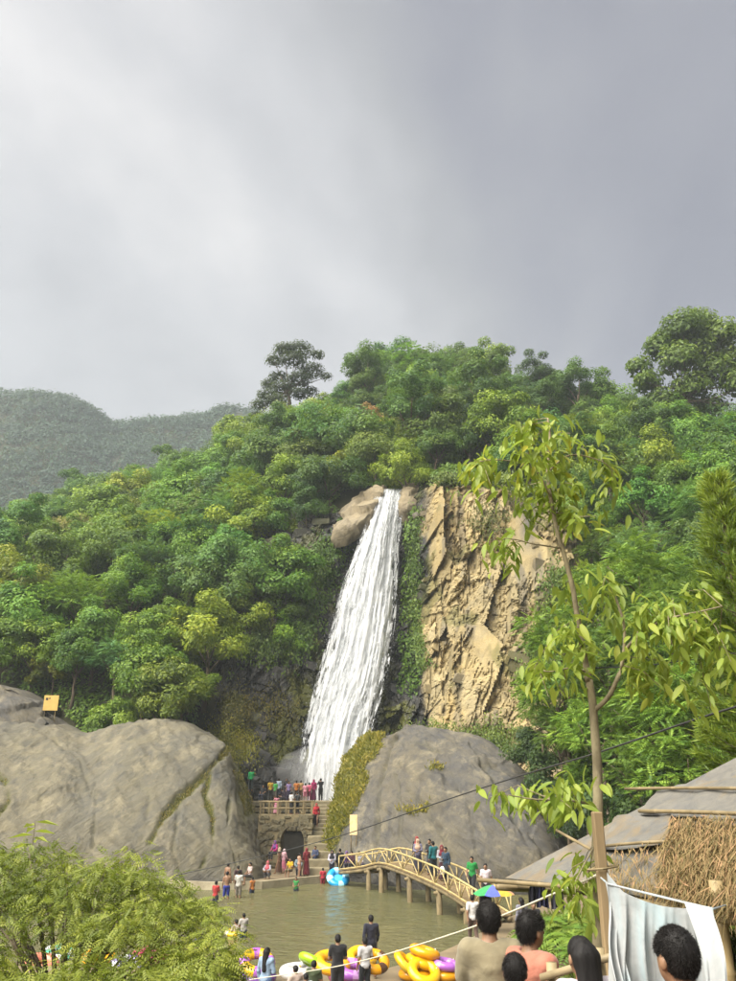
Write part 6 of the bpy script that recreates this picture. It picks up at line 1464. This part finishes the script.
def ring(label, loc, colr, s=1.0, tilt=(0, 0, 0), stripe=None, group=None):
    t = thing('swim_ring', label, 'swim ring', loc, 0, group); t.rotation_euler = tilt; t.scale = (s, s, s); colr = tuple(v*.68 for v in colr)
    tb_ = link('tube', RING, M_VINYL, t, color=colr); link('valve', VALVE, M_VINYL, tb_, loc=(.36, 0, .135), color=(.8, .8, .8))
    if stripe:
        for m_ in STR: link('stripe', m_, M_VINYL, t, color=dim(stripe, .68))
    return t
YEL, ORG, PUR, LIM = lin('fbc414'), lin('f7ae12'), lin('b46bd0'), lin('a6d41f')
g0 = G(418, 980, .3)
# big pile on the deck: rings leaning on each other
for (dx, dy, dz, c, s, tl, lab, st) in ((-.05, .1, .13, ORG, 1.0, (0, 0, 0), 'amber swim ring lying at the bottom of the pile on the deck', None), (.75, .05, .13, ORG, .95, (0, 0, 1), 'amber swim ring lying flat under the purple ring', None), (.80, .0, .40, PUR, .85, (.12, .1, .6), 'purple swim ring on top of the amber pile', lin('c68be0')),
      (.15, .15, .42, YEL, 1.0, (.25, -.1, 2), 'golden swim ring lying on the middle of the pile', None), (-.35, -.05, .42, YEL, .85, (.75, .2, 1.2), 'yellow swim ring tilted against the pile', lin('f7d23a')), (.22, .1, .70, ORG, .9, (.1, .25, .4), 'orange swim ring topping the pile on the deck', None), (.15, -.45, .30, YEL, .95, (.6, .1, .2), 'yellow swim ring leaning on the front of the pile', None)):
    ring(lab, (g0.x+dx, g0.y+dy, .3+dz), c, s, tl, st, 'pile of swim rings on the deck')
# floats between the people at the near edge
g1 = G(352, 990, .3)
for (dx, dy, dz, c, s, tl, lab, st) in ((.25, .15, .75, YEL, .85, (.5, .1, 0), 'yellow swim ring held up beside the person in white', None), (-.55, -.5, .75, YEL, 1., (.3, -.2, 1), 'yellow ring with orange stripes beside the lime float', ORG), (.05, -.7, .62, PUR, .95, (.25, .1, 0), 'lilac swim ring between the yellow ones', lin('d7a2e6')), (.6, -.6, .8, ORG, .85, (.5, -.1, .5), 'orange swim ring with dark patches beside the lilac one', lin('5a3a20')), (-1.05, -.3, .72, LIM, .9, (.5, .1, 2), 'lime green swim ring held above the children', None), (-.2, -.2, .35, lin('e77fb0'), .9, (.1, .1, 0), 'pink swim ring under the lilac one', None)):
    ring(lab, (g1.x+dx, g1.y+dy, .3+dz), c, s, tl, st, 'swim rings carried at the near pool edge')
g2 = G(256, 985, .3)
for (dx, dy, dz, c, s, tl, lab, st) in ((0, 0, .55, YEL, 1., (.5, .15, 0), 'yellow swim ring with purple trim beside the girl in light blue', PUR), (.05, .1, .2, lin('8a5ac0'), 1.0, (.05, 0, 1), 'purple swim ring under the yellow one beside the girl', None)):
    ring(lab, (g2.x+dx, g2.y+dy, .3+dz), c, s, tl, st)
# swan float
g3 = G(300, 990, .3); t = thing('swan_float', 'white swan shaped float with curved neck on the near deck', 'float', (g3.x, g3.y, .3), .3)
link('ring', torus(.42, .18), M_VINYL, t, loc=(0, 0, .45), color=(.55, .55, .56)); hz = P(302, 964, g3.y).z-.3-.45
nk = [(.30, 0, .55), (.42, 0, .75), (.44, 0, .45+hz*.62), (.34, 0, .45+hz*.92), (.18, 0, .45+hz), (.06, 0, .45+hz*.9), (.0, 0, .45+hz*.72)]
q = crom(np.array(nk), np.linspace(0, 6, 24)); MB().tube([Vector(v) for v in q], list(np.interp(np.linspace(0, 6, 24), [0, 2, 4, 5, 6], [.13, .085, .08, .095, .06])), 12).build('neck', M_VINYL, t, True, color=(.55, .55, .56))
MB().tube([Vector((0, 0, .45+hz*.74)), Vector((-.03, 0, .45+hz*.60))], [.055, .015], 8).build('beak', M_VINYL, [c_ for c_ in t.children if c_.name.startswith('neck')][0], True, color=ORG)
# blue inflatable at the far edge
g4 = G(338, 885, 0); t = thing('swim_ring', 'large shiny blue and cyan inflatable ring leaning at the far pool edge', 'swim ring', (g4.x, g4.y, .38)); t.rotation_euler = (.75, .1, .15); t.scale = (1.35, 1.35, 1.35)
link('tube', RING, M_VINYL, t, color=dim(lin('1f9fe0'), .75)); link('valve', VALVE, M_VINYL, t, loc=(.36, 0, .135), color=(.8, .8, .8))
for m_ in STR: link('stripe', m_, M_VINYL, t, color=lin('9fdcf2'))
fl = mesh('floor', [(math.cos(a)*.3, math.sin(a)*.3, 0) for a in np.linspace(0, 6.1, 20)], [tuple(range(20))]); link('floor_panel', fl, M_VINYL, t, color=lin('4fb6e8'))
# bathers in rings out in the pool
for (px, py, c, lab, sh, s, st) in ((206, 957, PUR, 'purple swim ring floating on the pool with a bather in pink', 'e05a86', 1.0, lin('e9b7f0')), (236, 935, YEL, 'yellow swim ring floating in the middle of the pool', 'f0e0d8', .9, lin('f7f0dc'))):
    q = G(px, py, 0); ring(lab, (q.x, q.y, .05), c, s, (.05, .04, .3), st)
    person('child in %s lying back in the %s swim ring on the pool' % (('pink top', 'purple') if c is PUR else ('white top', 'yellow')), (q.x, q.y, -.42), 'sit', 1.3, .8, 'tshirt', hexc(sh), 'shorts', hexc('33405c'))
# rings and bathers glimpsed through the feathery tree
for (px, py, c, lab, st) in ((60, 950, lin('e8eef0'), 'white swim ring glimpsed through the feathery tree', lin('5fc0a0')), (98, 954, ORG, 'orange swim ring glimpsed through the feathery tree', None), (150, 952, lin('d83a78'), 'crimson swim ring glimpsed through the feathery tree', None), (128, 962, lin('9c8fc8'), 'lavender striped swim ring behind the feathery tree', lin('f0f0f4')), (40, 960, lin('e08a70'), 'coral swim ring glimpsed through the feathery tree', None)):
    q = G(px, py+6, 0); ring(lab, (q.x, q.y, .05), c, 1.2, (.25, .05, .4), st)
# striped umbrella
u = G(490, 933, DZ); top = P(493, 885, u.y); t = thing('umbrella', 'open umbrella with green, blue and orange panels beside the footbridge', 'umbrella', (top.x, top.y, DZ), .2); H_ = top.z-DZ
MB().tube([(0, 0, .75), (0, 0, H_+.05)], .012, 8).build('shaft', M_CABLE, t)
MB().tube([(0, 0, .75), (0, 0, .68), (.03, 0, .65), (.06, 0, .68)], .014, 7).build('handle', M_CABLE, t)
ucol = ['c8403a', 'e8e4dc', 'e08a2c', '35a35a', '35a35a', '5a6ac0', 'e3b52a', 'e08a2c']
for k in range(8):
    V = []; R = .80
    for i in range(9):
        rr_ = R*i/8
        for j in range(7):
            a = (k+j/6)*math.pi/4; sag = .035*math.sin(math.pi*j/6)*(i/8)**2; V.append((rr_*math.cos(a), rr_*math.sin(a), H_-.30*(i/8)**1.7-sag))
    pn_ = link('panel', mesh('panel', V, gridfaces(9, 7), True), M_CLOTH, t, color=dim(lin(ucol[k]), .7))
    a = k*math.pi/4; MB().tube([(.0, 0, H_-.03)]+[(R*s*math.cos(a), R*s*math.sin(a), H_-.30*s**1.7-.012) for s in (.3, .6, 1.0)], .005, 4).build('rib', M_CABLE, pn_)
# clothes hung under the eave
def hung(label, px, py, Y, wd, ht, colr):
    c = P(px, py, Y); t = thing('hanging_shirt', label, 'shirt', (c.x, c.y, c.z)); V = []
    for i in range(14):
        for j in range(12):
            s, d = i/13-.5, j/11; wv_ = wd*(1.0 if d > .35 else .62+1.1*d); V.append((s*wv_, .03*math.sin(s*17+d*2)*(.3+d), -d*ht-abs(s)*.06))
    link('fabric', mesh('fabric', V, gridfaces(14, 12), True), M_CLOTH, t, color=colr); MB().tube([(-wd*.3, 0, -.03), (0, 0, .04), (wd*.3, 0, -.03)], .006, 5).build('hanger', M_CABLE, t)
hung('dark shirt hung from the hut eave', 534, 883, 11.65, .18, .24, lin('24242e')); hung('navy shirt hung from the hut eave beside the dark one', 541, 884, 11.5, .16, .26, lin('2a2c44')); hung('grey shirt hung from the hut eave nearer the post', 556, 885, 11.2, .17, .26, lin('3c3c48'))
# white bag on the bridge
q = bridge_pos(438, .15); bg_ = MB(); bg_.tube([(0, 0, .45), (0, 0, .55), (0, 0, .72), (0, 0, .80)], [.10, .13, .11, .05], 10); o = bg_.build('carrier_bag', M_CLOTH, None, True, loc=q+Vector((.05, -.05, .0)), color=(.8, .8, .8)); tag(o, 'white carrier bag held at the footbridge rail', 'bag')
# ------------------------------------------------------------------ the air: pale even haze
hz_ = MB(); hz_.box((-900, -40, -2.4), (900, 640, 300)); me = hz_.mesh('haze')
m, nt, n, l, o = mat_base('haze'); pv = n('ShaderNodeVolumePrincipled'); pv.inputs['Color'].default_value = (0.82, 0.91, 1.0, 1); pv.inputs['Density'].default_value = 0.0004; pv.inputs['Density Attribute'].default_value = ''
pv.inputs['Anisotropy'].default_value = 0.1
l(pv.outputs[0], o.inputs['Volume'])
haze = link('haze', me, m); haze['kind'] = 'stuff'; tag(haze, 'pale haze filling the whole valley', 'haze')
